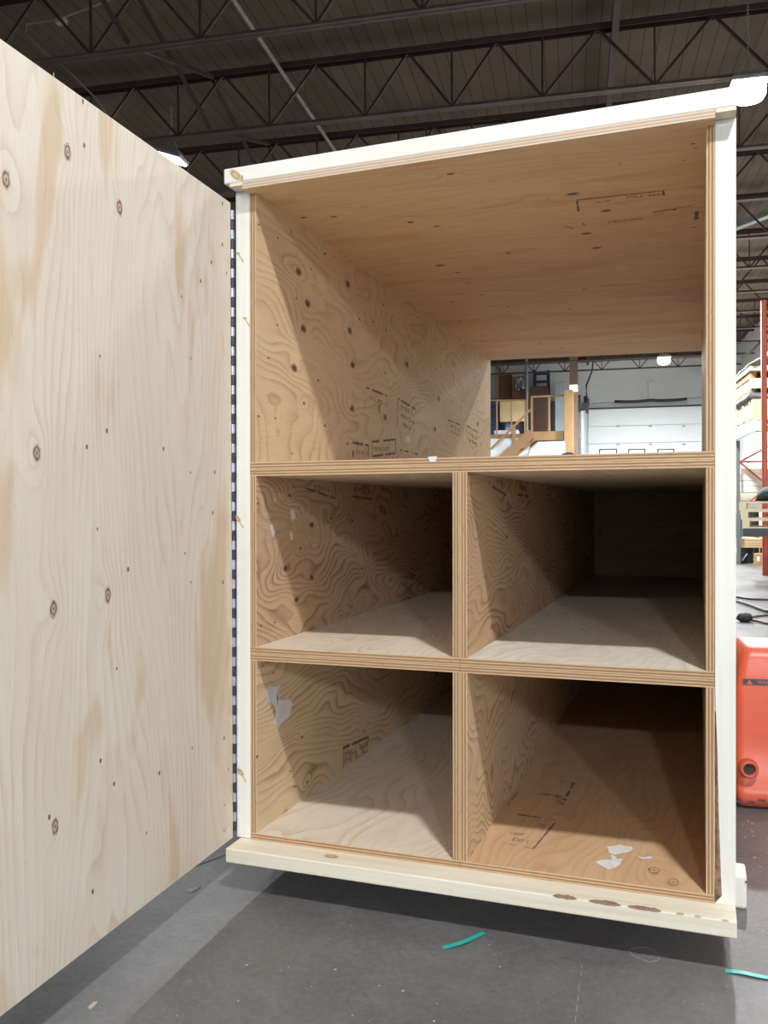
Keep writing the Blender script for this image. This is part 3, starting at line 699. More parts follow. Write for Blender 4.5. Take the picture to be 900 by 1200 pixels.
# high-bay lamps
M_lens = plain('lamp lens', (.9,.9,.9), .4, 0, 0, 1, (1,.985,.95), 40)
M_house = plain('lamp housing', (.5,.5,.5), .4, .5)
def lamp(loc, tilt, label, power, col=(.95,.985,1), size=.34, light=True, dome=True):
    t = thing('high_bay_lamp', loc, label, 'lamp', 'high-bay lamps')
    loc = V3(loc); R_ = Matrix.Rotation(tilt, 3, V)
    def q(a, b, c): return loc + R_ @ (U*a+V*b+Z*c)
    mb = MB()
    bot = [q(a*.17, b*.14, .012) for a, b in ((-1,-1),(1,-1),(1,1),(-1,1))]; up_ = [q(a*.17, b*.14, .05) for a, b in ((-1,-1),(1,-1),(1,1),(-1,1))]; tp = [q(a*.08, b*.07, .12) for a, b in ((-1,-1),(1,-1),(1,1),(-1,1))]
    I = [[mb.vert(p) for p in r] for r in (bot, up_, tp)]
    mb.face(I[0][::-1]); mb.face(I[2])
    for r in (0, 1):
        for k in range(4): mb.face((I[r][k], I[r][(k+1)%4], I[r+1][(k+1)%4], I[r+1][k]))
    mb.obj('lamp_housing', M_house, t)
    mb = MB()
    if dome:
        rr = [[mb.vert(q(a*math.cos(k*math.pi/8), a*.85*math.sin(k*math.pi/8), b)) for k in range(16)] for a, b in ((.15,.011),(.165,-.03),(.16,-.09),(.13,-.14),(.06,-.165))]
        for r0, r1 in zip(rr, rr[1:]):
            for k in range(16): mb.face((r0[k], r1[k], r1[(k+1)%16], r0[(k+1)%16]))
        mb.face(rr[0]); mb.face(rr[-1][::-1]); mb.obj('lamp_lens', M_lens, t, smooth=True)
    else: mb.box(q(-.155,-.125,-.012), R_@(U*.31), R_@(V*.25), R_@(Z*.023)); mb.obj('lamp_lens', M_lens, t, bevel=.01)
    mb = MB(); top = loc+Z*.34; mb.tube([q(-.1,0,.06), top], .004, 5); mb.tube([q(.1,0,.06), top], .004, 5); mb.obj('hanger', M_house, t)
    mb = MB(); z_ = top.z; k = 0; zt = FLOOR+H-.02
    while z_ < zt:
        c = V3((top.x, top.y, z_+.02)); ax = U if k % 2 else V
        mb.tube([c+ax*.011*math.cos(s_)+Z*.022*math.sin(s_) for s_ in [i*math.pi/3 for i in range(7)]], .003, 4, cap=False); z_ += .036; k += 1
    mb.obj('chain', M_house, t)
    if light:
        ld = bpy.data.lights.new('lamp_light', 'AREA'); ld.shape = 'RECTANGLE'; ld.size = size; ld.size_y = size*.8
        ld.energy = power; ld.color = col
        lo = bpy.data.objects.new('lamp_light', ld); COL.objects.link(lo); lo.parent = t
        lo.matrix_parent_inverse = Matrix()
        # area lights shine along -Z
        lo.location = -(R_@Z)*(.18 if dome else .03); lo.rotation_euler = R_.to_euler()
    return t
LP = 420
COOL = (.84,.91,1)
lamp(V3((2.3,-2.5,4.95)), 0, 'bright high-bay lamp above the camera, in front of the crate', LP*.85)
lamp(V3((2.6,2.6,4.95)), 0, 'bright high-bay lamp hidden above the crate roof', LP*.2, size=.7)
u_, z_ = at(877, 113, 9.0); lamp(B(u_, 9.0, z_+.1), 0, 'glaring high-bay lamp at the upper right corner of the crate', LP*.9)
u_, z_ = at(201, 181, 10.0); lamp(B(u_, 10.0, z_-.06), .35, 'tilted bright lamp on a chain peeking over the top of the open door', LP*.7, dome=False)
u_, z_ = at(778, 421, 24.0); lamp(B(u_, 24.0, z_+.02), 0, 'small bright lamp seen through the crate above the overhead door', LP*3)
lamp(B(1.65, 14.3, 5.0), 0, 'high-bay lamp hidden behind the crate, over the rack aisle', LP*1.5)
lamp(B(1.65, 19.3, 5.0), 0, 'high-bay lamp hidden behind the crate, farther along the aisle', LP*2.5)
lamp(B(-4.4, 19.3, 5.0), 0, 'high-bay lamp hidden behind the crate, over the mezzanine side', LP*1.6)
lamp(V3((6.2,-12.3,4.95)), 0, 'high-bay lamp far behind the camera on the right', LP*3, COOL)
lamp(V3((3.0,-13.2,4.95)), 0, 'high-bay lamp far behind the camera, straight in front of the crate', LP*3.4, COOL)
lamp(B(-4.4, -1.0, 5.0), 0, 'high-bay lamp out of frame to the left of the crate', LP*.35)
lamp(B(-1.5, -11.0, 5.0), 0, 'high-bay lamp far behind the camera on the left', LP*.9, COOL)

# overhead door on the far wall
DV = 29.9
ul, zt = at(689, 480, DV); ur = u1-.25
M_dpanel = plain('white door panel', (.72,.76,.76), .5, 0, .04, .5)
od = thing('door_1', B((ul+ur)/2, DV, 0), '', ''); del od['label']; del od['category']; od['kind'] = 'structure'
mb = MB(); n = 8; ph_ = zt/n
zs = [at(760, y, DV)[1] for y in (480, 499.5, 521)]
ph_ = (zs[0]-zs[2])/2; k = 0; z_ = zt
while z_ > .05:
    zb = max(0.02, z_-ph_); mb.box(B(ul, DV-.06, zb+.012), U*(ur-ul), V*.06, Z*(z_-zb-.024)); mb.box(B(ul, DV-.045, zb), U*(ur-ul), V*.04, Z*.014); z_ = zb
    if z_ < .06: break
mb.obj('door_panels', M_dpanel, od)
mb = MB(); mb.box(B(ul-.02, DV-.09, zt), U*(ur-ul+.04), V*.06, Z*.045); mb.box(B(ul-.10, DV-.12, 0), U*.09, V*.1, Z*(zt+.1)); mb.obj('door_track', plain('dark rubber seal', (.05,.055,.05)), od)
mb = MB()
for y_ in (499.5, 521):
    for x_ in (724, 762, 801):
        a, b = at(x_, y_, DV); mb.box(B(a-.05, DV-.075, b-.03), U*.1, V*.015, Z*.06)
mb.obj('panel_hinge', plain('grey bracket', (.35,.36,.36)), od)
mb = MB()
for x0, x1 in ((702,723),(736,756),(770,790)):
    a, zt2 = at(x0, 526.5, DV); b, _ = at(x1, 526.5, DV)
    mb.box(B(a, DV-.07, zt2-.32), U*(b-a), V*.012, Z*.32, 0)
mb.obj('window_frame', plain('black frame', (.03,.03,.03)), od)
mb = MB()
for x0, x1 in ((703.5,721.5),(737.5,754.5),(771.5,788.5)):
    a, zt2 = at(x0, 528.0, DV); b, _ = at(x1, 528, DV)
    mb.box(B(a, DV-.078, zt2-.25), U*(b-a), V*.008, Z*.25, 0)
mb.obj('window_pane', plain('daylit pane', (.7,.7,.8), .2, 0, 0, 1, (.85,.85,1), 1.6), od)
# torsion spring
a, zs_ = at(720, 470.5, DV-.4); b, zs2 = at(805, 467.5, DV-.4)
sp = thing('torsion_spring', B((a+b)/2, DV-.4, zs_), 'black torsion spring on a thin shaft above the overhead door', 'spring')
mb = MB(); mb.tube([B(a+(b-a)*t, DV-.4, zs_+(zs2-zs_)*t-.06*math.sin(math.pi*t)*abs(math.cos(math.pi*t))) for t in [i/12 for i in range(13)]], .05, 10); mb.obj('spring_coil', plain('black spring', (.018,.02,.02)), sp, smooth=True)
mb = MB(); mb.tube([B(ul-.1, DV-.4, zs_-.05), B(ur, DV-.4, zs2+.04)], .022, 8); mb.obj('shaft', plain('steel shaft', (.3,.3,.3), .4, .6), sp)
mb = MB(); mb.box(B(ul-.14, DV-.5, zs_-.3), U*.1, V*.3, Z*.5); mb.box(B(ul-.04, DV-.45, zs_-.12), U*.08, V*.12, Z*.24); mb.obj('end_bracket', plain('dark bracket', (.07,.075,.08)), sp)
a, b = at(759, 447, DV); a2, _ = at(766, 447, DV); c_, b2 = at(759, 475, DV)
mb = MB(); mb.tube([B(a2, DV-.1, b), B(a, DV-.1, b), B(a, DV-.1, b2)], .02, 6)
tag(mb.obj('wall_pipe', plain('pale pipe', (.5,.52,.52))), 'thin bent pale pipe on the far wall above the black spring', 'pipe')
# drain pipe and grey duct left of the overhead door
a, zt_ = at(687.5, 424, DV-.6); mb = MB(); pts = [B(a, DV-.6, 0)]+[B(at(x_, y_, DV-.6)[0], DV-.6, at(x_, y_, DV-.6)[1]) for x_, y_ in ((688,470),(687,452),(694,434),(695,422))]
mb.tube(pts, [.06,.05,.03,.025,.025], 8); tag(mb.obj('down_pipe', plain('dark pipe', (.05,.055,.055))), 'dark pipe running down the wall left of the overhead door', 'pipe')
a, _ = at(682, 500, DV-.9); _, zt_ = at(682, 482, DV-.9)
mb = MB(); mb.tube([B(a, DV-.9, .02), B(a, DV-.9, zt_)], .19, 16); tag(mb.obj('duct', plain('grey duct', (.42,.45,.45), .4, .3), smooth=False), 'upright light grey duct beside the overhead door', 'duct')
a, b = at(681, 478, DV-.9); mb = MB(); mb.box(B(a-.22, DV-1.1, b-.15), U*.2, V*.3, Z*.55); mb.box(B(a+.02, DV-1.05, b-.2), U*.22, V*.25, Z*.35)
tag(mb.obj('door_operator', plain('dark operator', (.06,.055,.055))), 'dark motor box on top of the grey duct', 'door opener')

# mezzanine with stair and wooden rails
MV = 25.0
s1_ = (570, 415, 6.923)
def mz(x, y, v=MV): return at(*z3(x, y, *s1_), v)
M_rail = plain('yellow pine rail', (.29,.17,.072), .6, 0, .12, 3)
M_rail2 = plain('stair lumber', (.27,.155,.066), .6, 0, .12, 3)
_, zd = mz(300, 645)
mezz = thing('mezzanine', B(-6, 27.5, 0), 'white-fronted mezzanine platform behind the wooden stair', 'mezzanine')
ua_, _ = mz(350, 645)
mb = MB(); mb.box(B(-9, MV+.06, 0), U*(ua_+9), V*.1, Z*(zd-.1)); mb.obj('front_wall', plain('bluish white board', (.74,.80,.82), .6, 0, .03, 1), mezz)
ub_, _ = mz(650, 645)
mb = MB(); mb.box(B(-9, MV, zd-.1), U*(ub_+9), V*4.8, Z*.1); mb.obj('deck_floor', M_rail2, mezz)
mb = MB(); x0 = mz(360, 660)[0]; x1 = mz(640, 660)[0]; zlo = mz(500, 700)[1]; zhi = mz(500, 628)[1]
mb.box(B(x0, MV-.08, zlo), U*(x1-x0), V*.07, Z*(zhi-zlo)); mb.obj('rim_board', M_rail2, mezz)
def rail(name, label, segs, posts, lo_y):
    t = thing(name, B(mz(*segs[0][:2])[0], MV-.02, zd), label, 'railing')
    for s_ in segs:
        a, b = mz(*s_[:2]); c, d = mz(*s_[2:4]); mb = MB(); mb.bar(B(a, MV-.02, b), B(c, MV-.02, d), .05, s_[4]); mb.obj('rail_bar', M_rail, t)
    for (x, ya, yb, w_) in posts:
        a, b = mz(x, ya); _, d = mz(x, yb); mb = MB(); mb.box(B(a-w_/2, MV-.05, d), U*w_, V*.05, Z*(b-d)); mb.obj('rail_post', M_rail, t)
    return t
rail('railing', 'low wooden railing left of the stair head, in front of a plywood box', [(20,377,318,374,.04)], [(85,377,650,.04),(203,377,650,.035),(312,377,650,.04)], 0)
rail('railing', 'wooden railing between stair head and thick corner post', [(362,348,655,334,.05)], [(368,348,640,.06),(510,345,628,.055)], 0)
rail('stair_handrail', 'sloping wooden handrail of the stair', [(362,448,36,772,.06)], [(222,590,820,.09)], 0)
a, b = mz(668, 295); mb = MB(); mb.box(B(a-.14, MV-.16, 0), U*.27, V*.14, Z*b)
tag(mb.obj('corner_post', M_rail, bevel=.01), 'thick yellow wood post at the mezzanine corner', 'post')
st = thing('stair', B(mz(240,800)[0], MV-.5, 0), 'wooden stair going down left from the mezzanine', 'stairs')
for dv in (-.12, -1.0):
    a, b = mz(385, 665); c, d = mz(245, 790); k = b/(b-d); e = a+(c-a)*k
    mb = MB(); mb.bar(B(a, MV+dv, b), B(e, MV+dv, .05), .06, .26); mb.obj('stringer', M_rail2, st)
for i in range(12):
    t = (i+.5)/13; mb = MB(); mb.box(B(a+(e-a)*t-.12, MV-.97, b*(1-t)+.05*t-.0), U*.26, V*.82, Z*.035); mb.obj('tread', M_rail2, st)
def sbox(name, label, cat, x0, y0, x1, y1, v, dep, m, bevel=0, rest=True):
    a, b = mz(x0, y0, v); c, d = mz(x1, y1, v); d = zd+.002 if rest else d
    mb = MB(); mb.box(B(a, v, d), U*(c-a), V*dep, Z*(b-d)); return tag(mb.obj(name, m, bevel=bevel), label, cat)
sbox('tarp_bundle', 'dark blue tarp-covered stack on the mezzanine at the left of the opening', 'tarp', 0,362,112,640,27.0,1.2,plain('navy tarp', (.018,.035,.12), .45, 0, .4, 5),.05)
sbox('plywood_box', 'plywood box behind the low wooden railing', 'box', 108,385,308,545,26.4,.6,plain('box plywood', (.58,.42,.23), .7, 0, .12, 2),.01,False)
sbox('pale_bundle', 'pale plastic-wrapped bundle under the plywood box', 'bundle', 60,618,260,645,26.0,.5,plain('pale wrap', (.6,.62,.68), .4, 0, .2, 5),.03)
sbox('drum', 'dark low bin beneath the plywood box', 'bin', 235,548,310,645,26.6,.4,plain('dark bin', (.03,.03,.035)),.03)
sbox('low_stand', 'grey-blue stand under the plywood box', 'stand', 150,546,225,645,26.7,.35,plain('blue grey plastic', (.22,.28,.38)),.02)
def cab_thing():
    t = thing('storage_cabinet', B(mz(155,300,28.5)[0], 28.7, zd), 'red-brown tall cabinet with a darker side on the mezzanine', 'cabinet')
    a, b = mz(105,170,28.5); c, _ = mz(205,170,28.5)
    mb = MB(); mb.box(B(a,28.5,zd), U*(c-a), V*.7, Z*(b-zd)); mb.obj('cabinet_body', plain('red brown wood', (.17,.075,.04)), t)
    mb = MB(); e, _ = mz(75,170,28.5); mb.box(B(e,28.45,zd), U*(a-e-.01), V*.8, Z*(mz(75,75,28.5)[1]-zd)); mb.obj('side_post', plain('tan post', (.30,.22,.14)), t)
cab_thing()
pf = thing('mirror_crate', B(mz(262,300,28.3)[0], 28.3, zd), 'open wooden box holding crumpled silver foil, standing beside the cabinet', 'box')
a, b = mz(208,178,28.2); c, d = mz(325,178,28.2)
mb = MB(); mb.box(B(a,28.3,zd), U*(c-a), V*.3, Z*(b-zd)); mb.obj('box_body', M_rail2, pf)
mb = MB(); e, f = mz(232,190,28.1); g, h = mz(318,285,28.1)
n = 8; ids = [[mb.vert(B(e+(g-e)*i/n, 28.27-random.uniform(0,.09), h+(f-h)*j/n)) for i in range(n+1)] for j in range(n+1)]
for j in range(n):
    for i in range(n): mb.face((ids[j][i], ids[j][i+1], ids[j+1][i+1], ids[j+1][i]))
mb.obj('foil', plain('crumpled foil', (.6,.65,.68), .25, .8, .3, 4), pf)
sbox('door_slab_stack', 'dark brown stack of door slabs standing behind the wooden railing', 'stack', 352,262,500,640,27.6,.5,plain('dark walnut', (.085,.04,.03), .5, 0, .2, 3),.01)
sbox('metal_locker', 'light blue-grey metal sheet cabinet standing on the mezzanine', 'locker', 555,230,648,640,28.6,.5,plain('pale blue metal', (.46,.56,.58), .4, .1, .15, 1.5),.01)
sbox('dark_case', 'narrow black case leaning between the door slabs and the blue-grey cabinet', 'case', 520,380,556,640,28.5,.3,plain('black case', (.02,.022,.03)),.01)
ld = thing('ladder', B(mz(445,250,28.9)[0], 28.9, zd), 'dark blue ladder behind the stack of door slabs', 'ladder')
for x in (392, 503):
    a, b = mz(x, 130, 28.9); mb = MB(); mb.box(B(a-.06, 28.9, zd), U*.11, V*.06, Z*(b-zd)); mb.obj('ladder_rail', plain('navy ladder', (.03,.045,.08)), ld)
for y in (160, 225, 300):
    a, b = mz(397, y, 28.9); c, _ = mz(500, y, 28.9); mb = MB(); mb.box(B(a, 28.9, b-.04), U*(c-a), V*.05, Z*.08); mb.obj('rung', plain('navy ladder', (.03,.045,.08)), ld)
a, b = mz(714, 40, 27.0); mb = MB(); mb.box(B(a-.15, 27.0, 0), U*.25, V*.25, Z*(H-.2))
tag(mb.obj('steel_column', plain('brown column', (.20,.135,.10), .6, 0, .15, 2)), 'brown column behind the thick yellow post', 'column')
a, b = mz(708, 275, 26.9); mb = MB(); mb.box(B(a-.12, 26.9, b-.1), U*.24, V*.09, Z*.2)
tag(mb.obj('exit_light', plain('lit box', (.9,.85,.7), .4, 0, 0, 1, (1,.93,.75), 2.5), bevel=.02), 'small glowing light box on the brown column', 'light')
a, b = mz(325, 60, 26.5); mb = MB(); mb.tube([B(a, 26.5, zd), B(a, 26.5, H-.2)], .045, 8)
tag(mb.obj('thin_pole', plain('grey pole', (.20,.205,.21), .5, .2)), 'thin grey pole rising through the low railing', 'pole')
# material under the stair
mb = MB(); a, b = mz(330,790,24.2); 
poly = [B(*( (lambda q: (q[0], 24.2, q[1]))(mz(x, y, 24.2)))) for x, y in ((330,900),(345,770),(410,712),(635,705),(640,900))]
mb.prism(poly, V*.5); tag(mb.obj('tarp_pile', plain('grey white tarp', (.58,.60,.58), .6, 0, .12, 1.2), bevel=.03), 'grey-white tarp heap beneath the mezzanine rim board', 'tarp')
a, b = mz(663, 780, 23.6); mb = MB(); mb.tube([B(a-.0, 23.6, b-.35), B(a, 24.05, b-.35)], .3, 20); tag(mb.obj('black_wheel', plain('black rubber', (.02,.02,.02))), 'black round wheel top showing above the shelf edge by the post', 'wheel')

# ------------------------------------------------------------------ rack aisle on the right
def cr(px, py, u=None, z=None, v=None):
    d = ray(px, py); du, dv, dz = d.dot(U), d.dot(V), d.z
    t = u/du if u is not None else ((z-CAM.z+FLOOR)/dz if z is not None else v/dv)
    return t*du, t*dv, CAM.z-FLOOR+t*dz
M_orange = plain('orange red rack paint', (.52,.10,.05), .45, 0, .15, 4)
M_beamw = plain('pale grey beam paint', (.62,.66,.62), .5, 0, .06, 2)
RU, RV = 2.86, 14.3
rack = thing('pallet_rack', B(RU+.5, 18, 0), 'orange-red pallet rack with a pale beam, loaded with wood stacks', 'rack')
for v in (RV,):
    for u in (RU-.045, RU+1.1):
        mb = MB(); mb.box(B(u, v, 0), U*.075, V*.012, Z*4.25); mb.box(B(u, v, 0), U*.012, V*.07, Z*4.25); mb.box(B(u+.063, v, 0), U*.012, V*.07, Z*4.25); mb.obj('upright', M_orange, rack)
    mb = MB(); z_ = .2; k = 0
    while z_ < 3.9:
        mb.bar(B(RU+.12, v+.04, z_), B(RU+1.1, v+.04, z_), .03, .03); mb.bar(B(RU+.12, v+.04, z_ if k % 2 else z_+.85), B(RU+1.1, v+.04, z_+.85 if k % 2 else z_), .03, .03); z_ += .85; k += 1
    mb.obj('brace', M_orange, rack)
zb_ = cr(896, 490, v=RV)[2]
M_gpost = plain('grey rack post', (.16,.17,.17), .5, .2)
for u in (RU+.05, RU+1.1):
    mb = MB(); mb.box(B(u, RV+2.75, 0), U*.06, V*.06, Z*(zb_-.135)); mb.obj('upright', M_gpost, rack)
mb = MB()
for (z0, z1) in ((1.0,1.9),(1.9,2.45)): mb.bar(B(RU+.11, RV+2.78, z0), B(RU+1.1, RV+2.78, z1), .03, .03)
mb.bar(B(RU+.11, RV+2.81, 1.9), B(RU+1.1, RV+2.81, 1.0), .03, .03); mb.bar(B(RU+.11, RV+2.78, 1.9), B(RU+1.1, RV+2.78, 1.9), .03, .03); mb.obj('brace', M_orange, rack)
for i in range(1):
    for u in (RU, RU+1.15):
        mb = MB(); mb.box(B(u, RV+.08+2.75*i, zb_-.13), U*.045, V*2.65, Z*.13); mb.obj('load_beam', M_beamw, rack)
# stack on the beam level: near corner seen at x = 882
cu, cv, _ = cr(882, 488, u=RU+.06)
M_lum = plain('yellow stacked plywood', (.62,.46,.26), .7, 0, .15, 3)
M_lum2 = plain('pale stacked boards', (.70,.60,.42), .7, 0, .12, 3)
def hz(py, v=cv, px=882): return cr(px, py, v=v)[2]
def pallet(loc_u, loc_v, z, label, wu=1.0, lv=1.2, h=.13, group='pallets', m=None):
    m = m or M_lum2
    t = thing('pallet', B(loc_u+wu/2, loc_v+lv/2, z), label, 'pallet', group)
    for k in range(3): mb = MB(); mb.box(B(loc_u+(wu-.09)*k/2, loc_v, z+.02), U*.09, V*lv, Z*(h-.04)); mb.obj('pallet_stringer', m, t)
    for k in range(6):
        mb = MB(); mb.box(B(loc_u, loc_v+(lv-.11)*k/5, z+h-.02), U*wu, V*.11, Z*.02); mb.obj('top_board', m, t)
    for k in range(3):
        mb = MB(); mb.box(B(loc_u, loc_v+(lv-.11)*k/2, z), U*wu, V*.11, Z*.02); mb.obj('bottom_board', m, t)
    return t
pz0 = zb_+.002
pallet(RU+.05, cv, pz0, 'pallet under the plywood crate on the rack beam', 1.0, 1.4, .12)
ztop = hz(468)
mb = MB(); mb.box(B(RU+.05, cv, pz0+.122), U*1.0, V*2.0, Z*(ztop-pz0-.122)); pb = mb.obj('plywood_crate', M_lum, bevel=.008)
tag(pb, 'yellow plywood crate resting on the pale rack beam', 'crate')
for k in range(4): mb = MB(); mb.box(B(RU+.03, cv+.1+k*.58, pz0+.13), U*.018, V*.09, Z*(ztop-pz0-.14)); mb.obj('batten', M_lum2, pb)
n = 12; mb = MB(); rows = []
for j in range(n+1):
    row = []
    for (a, c) in ((-.04,-.02),(-.05,.05),(.0,.10),(.3,.085),(.7,.1),(1.0,.08),(1.02,-.02)):
        row.append(mb.vert(B(RU+.05+a, cv+.05+1.9*j/n, ztop+.022+max(0, c+random.uniform(-.015,.02)) if c > 0 else ztop+.002)))
    rows.append(row)
for r0, r1 in zip(rows, rows[1:]):
    for k in range(6): mb.face((r0[k], r1[k], r1[k+1], r0[k+1]))
mb.face(rows[0]); mb.face(rows[-1][::-1])
for r0, r1 in zip(rows, rows[1:]): mb.face((r0[0], r0[6], r1[6], r1[0]))
tag(mb.obj('dark_tarp', plain('dark grey tarp', (.035,.033,.035), .5, 0, .4, 8), smooth=True), 'dark wrinkled tarp lying on top of the yellow crate in the rack', 'tarp')
z2 = hz(455)
mb = MB()
for (a, c) in ((.0,.0),(.47,0),(.94,0)): mb.box(B(RU+.05+a, cv+.1, ztop+.125), U*.09, V*1.6, Z*(z2-ztop-.126))
tag(mb.obj('spacer_blocks', M_rail2), 'wooden spacer bearers between the dark tarp and the boards above', 'lumber')
z3_ = hz(443)
mb = MB(); mb.box(B(RU+.05, cv, z2), U*1.0, V*2.2, Z*(z3_-z2-.01)); tag(mb.obj('board_stack', M_lum2, bevel=.005), 'pale flat stack of boards in the rack above the dark tarp', 'lumber stack')
pallet(RU+.05, cv+.1, z3_, 'pallet sandwiched between two flat board stacks in the rack', 1.0, 1.8, hz(439)-z3_+.07, m=M_rail2)
z4 = hz(439)+.072
mb = MB(); mb.box(B(RU+.02, cv-.02, z4), U*1.05, V*2.3, Z*(hz(429)-z4)); tag(mb.obj('board_stack', M_lum2, bevel=.005), 'upper pale stack of boards in the rack, under the plastic sheet', 'lumber stack')
z5 = hz(429)+.002; mb = MB(); rows = []
for j in range(13):
    t = j/12; row = []
    for a in (0, .12, .3, .5, .7, 1.0): row.append(mb.vert(B(RU+a+.01*random.random(), cv-.1+2.3*t, z5+.004+(.16*math.sin(math.pi*min(1,a*1.1+.02))*(1-.6*t)+random.uniform(0,.03)))))
    rows.append(row)
for r0, r1 in zip(rows, rows[1:]):
    for k in range(5): mb.face((r0[k], r0[k+1], r1[k+1], r1[k]))
o_ = mb.obj('plastic_sheet', plain('white plastic sheet', (.8,.8,.78), .3, 0, .08, 5), smooth=True)
so = o_.modifiers.new('s', 'SOLIDIFY'); so.thickness = .006
tag(o_, 'crumpled white plastic sheet draped on the topmost stack in the rack', 'plastic sheet')
mb = MB(); mb.box(B(RU+.35, cv-.05, z5+.21), U*.7, V*.8, Z*.06); tag(mb.obj('brown_board', plain('brown board', (.3,.18,.11))), 'brown board lying on the topmost rack stack beside the plastic sheet', 'board')
# white stacks under the beam
a, b, c = cr(872, 553, v=15.6)
def lstack(label, u, v, w, l, z0, z1, m, layers, name='lumber_stack'):
    t = thing(name, B(u+w/2, v+l/2, z0), label, 'lumber stack', 'lumber stacks along the aisle')
    h = (z1-z0)/layers
    for k in range(layers):
        d = random.uniform(-.015, .015); mb = MB(); mb.box(B(u+d, v+d, z0+h*k+.004), U*w, V*l, Z*(h-.006)); mb.obj('board_layer', m, t)
    return t
M_white = plain('white melamine boards', (.80,.78,.70), .5, 0, .04, 2)
lo_z = cr(875, 577, v=17.25)[2]
for u in (RU+.05, RU+1.1): mb = MB(); mb.box(B(u, RV+5.5, 0), U*.06, V*.06, Z*(lo_z-.08)); mb.obj('upright', M_gpost, rack)
for u in (RU-.6, RU+1.0): mb = MB(); mb.box(B(u, RV+2.86, lo_z-.09), U*.045, V*2.6, Z*.085); mb.obj('load_beam', M_beamw, rack)
lstack('tall bright white board stack under the rack beam', cr(868, 560, v=17.25)[0], 17.25, 1.2, 1.4, lo_z, cr(880, 549, v=17.25)[2], M_white, 4)
lstack('yellow lumber stack on the floor beyond the hoses', cr(850, 640, v=17.3)[0], 17.3, cr(897, 640, v=17.3)[0]-cr(850, 640, v=17.3)[0], 1.2, .30, cr(880, 631, v=17.3)[2], M_lum, 4)
t = thing('cardboard_box', B(*cr(889, 662, z=0)), 'small brown cardboard box with a white label under the yellow lumber stack', 'box')
a, b, _ = cr(885, 662, z=0); mb = MB(); mb.box(B(a, b, 0.001), U*.15, V*.12, Z*.21); mb.obj('box_body', plain('cardboard', (.50,.30,.12), .8), t, bevel=.004)
mb = MB(); mb.box(B(a+.03, b-.003, .07), U*.05, V*.002, Z*.09); mb.obj('box_label', plain('white paper', (.75,.75,.73)), t)
mb = MB()
for k in (0, .65, 1.3): mb.box(B(cr(850, 640, v=17.3)[0]+.05+k*.6, 17.55, 0), U*.09, V*.9, Z*.296)
tag(mb.obj('bearer_blocks', plain('dark bearers', (.03,.03,.03))), 'dark bearers under the yellow lumber stack', 'bearer')
a, b, c = cr(873, 653, v=17.25); mb = MB(); mb.bar(B(a-.05, b, c-.06), B(a+.04, b, c+.07), .01, .05, V); tag(mb.obj('paper_scrap', plain('pale blue paper', (.5,.62,.75))), 'pale blue scrap in the dark gap beneath the yellow lumber', 'paper')
# steel cart with pallets and a bag
TV = 12.4
a, _, zt_ = cr(870, 619.5, v=TV); _, _, zb2 = cr(880, 629, v=TV)
ct = thing('steel_cart', B(a+.8, TV+.5, 0), 'dark grey steel cart carrying the pallets at the right edge', 'cart')
mb = MB(); mb.box(B(a, TV, zb2), U*1.4, V*1.1, Z*(zt_-zb2)); mb.obj('cart_top', plain('dark grey steel', (.07,.07,.075), .5, .3), ct)
for (du_, dv_) in ((.38,.02),(1.3,.02),(.5,1.0),(1.3,1.0)):
    mb = MB(); mb.box(B(a+du_, TV+dv_, .12), U*.06, V*.06, Z*(zb2-.12)); lg = mb.obj('leg', plain('dark grey steel', (.07,.07,.075)), ct)
    mb = MB(); mb.tube([B(a+du_+.0, TV+dv_+.03, .06), B(a+du_+.05, TV+dv_+.03, .06)], .06, 14); mb.obj('caster', plain('black rubber', (.02,.02,.02)), lg)
hp = (cr(880, 588, v=TV)[2]-zt_-.004)/3
for k, w_ in enumerate(('bottom pallet of three on the dark cart', 'middle pallet of three on the dark cart', 'top pallet of three on the dark cart, under the dark bag')):
    pallet(a-.02*k+.0, TV+.02, zt_+.003+k*(hp+.001), w_, 1.2, 1.0, hp)
mb = MB(); n = 14; rings = []
bz = zt_+.006+3*hp+.003; ba = cr(884, 588, v=TV)[0]
for i, (x_, h_, w_) in enumerate(((0,.02,.1),(.03,.12,.2),(.1,.2,.27),(.22,.23,.3),(.4,.22,.3),(.6,.24,.3),(.75,.15,.25),(.82,.03,.1))):
    rings.append([mb.vert(B(ba+x_, TV+.4+w_*math.cos(k*2*math.pi/n), bz+h_/2+h_/2*math.sin(k*2*math.pi/n)*random.uniform(.85,1))) for k in range(n)])
for r0, r1 in zip(rings, rings[1:]):
    for k in range(n): mb.face((r0[k], r0[(k+1)%n], r1[(k+1)%n], r1[k]))
mb.face(rings[0][::-1]); mb.face(rings[-1])
tag(mb.obj('dark_bag', plain('charcoal cloth', (.03,.035,.045), .8, 0, .3, 10), smooth=True), 'limp charcoal cloth bag lying on top of the pallets', 'bag')
BV = 18.8
a2 = cr(855, 590, v=BV)[0]; bz0 = cr(865, 598, v=BV)[2]; bz1 = cr(865, 577, v=BV)[2]
lstack('white board bundle on trestles behind the pallets', a2, BV, 1.1, 1.2, bz0, bz1, M_white, 2)
mb = MB()
for du_ in (.02, .5, 1.0): mb.box(B(a2+du_, BV+.05, 0), U*.07, V*1.1, Z*bz0)
tag(mb.obj('trestle', plain('dark bearers', (.03,.03,.03))), 'dark trestle legs under the white board bundle', 'trestle')
mb = MB(); a2, _, c2 = cr(868, 583, v=14.6)
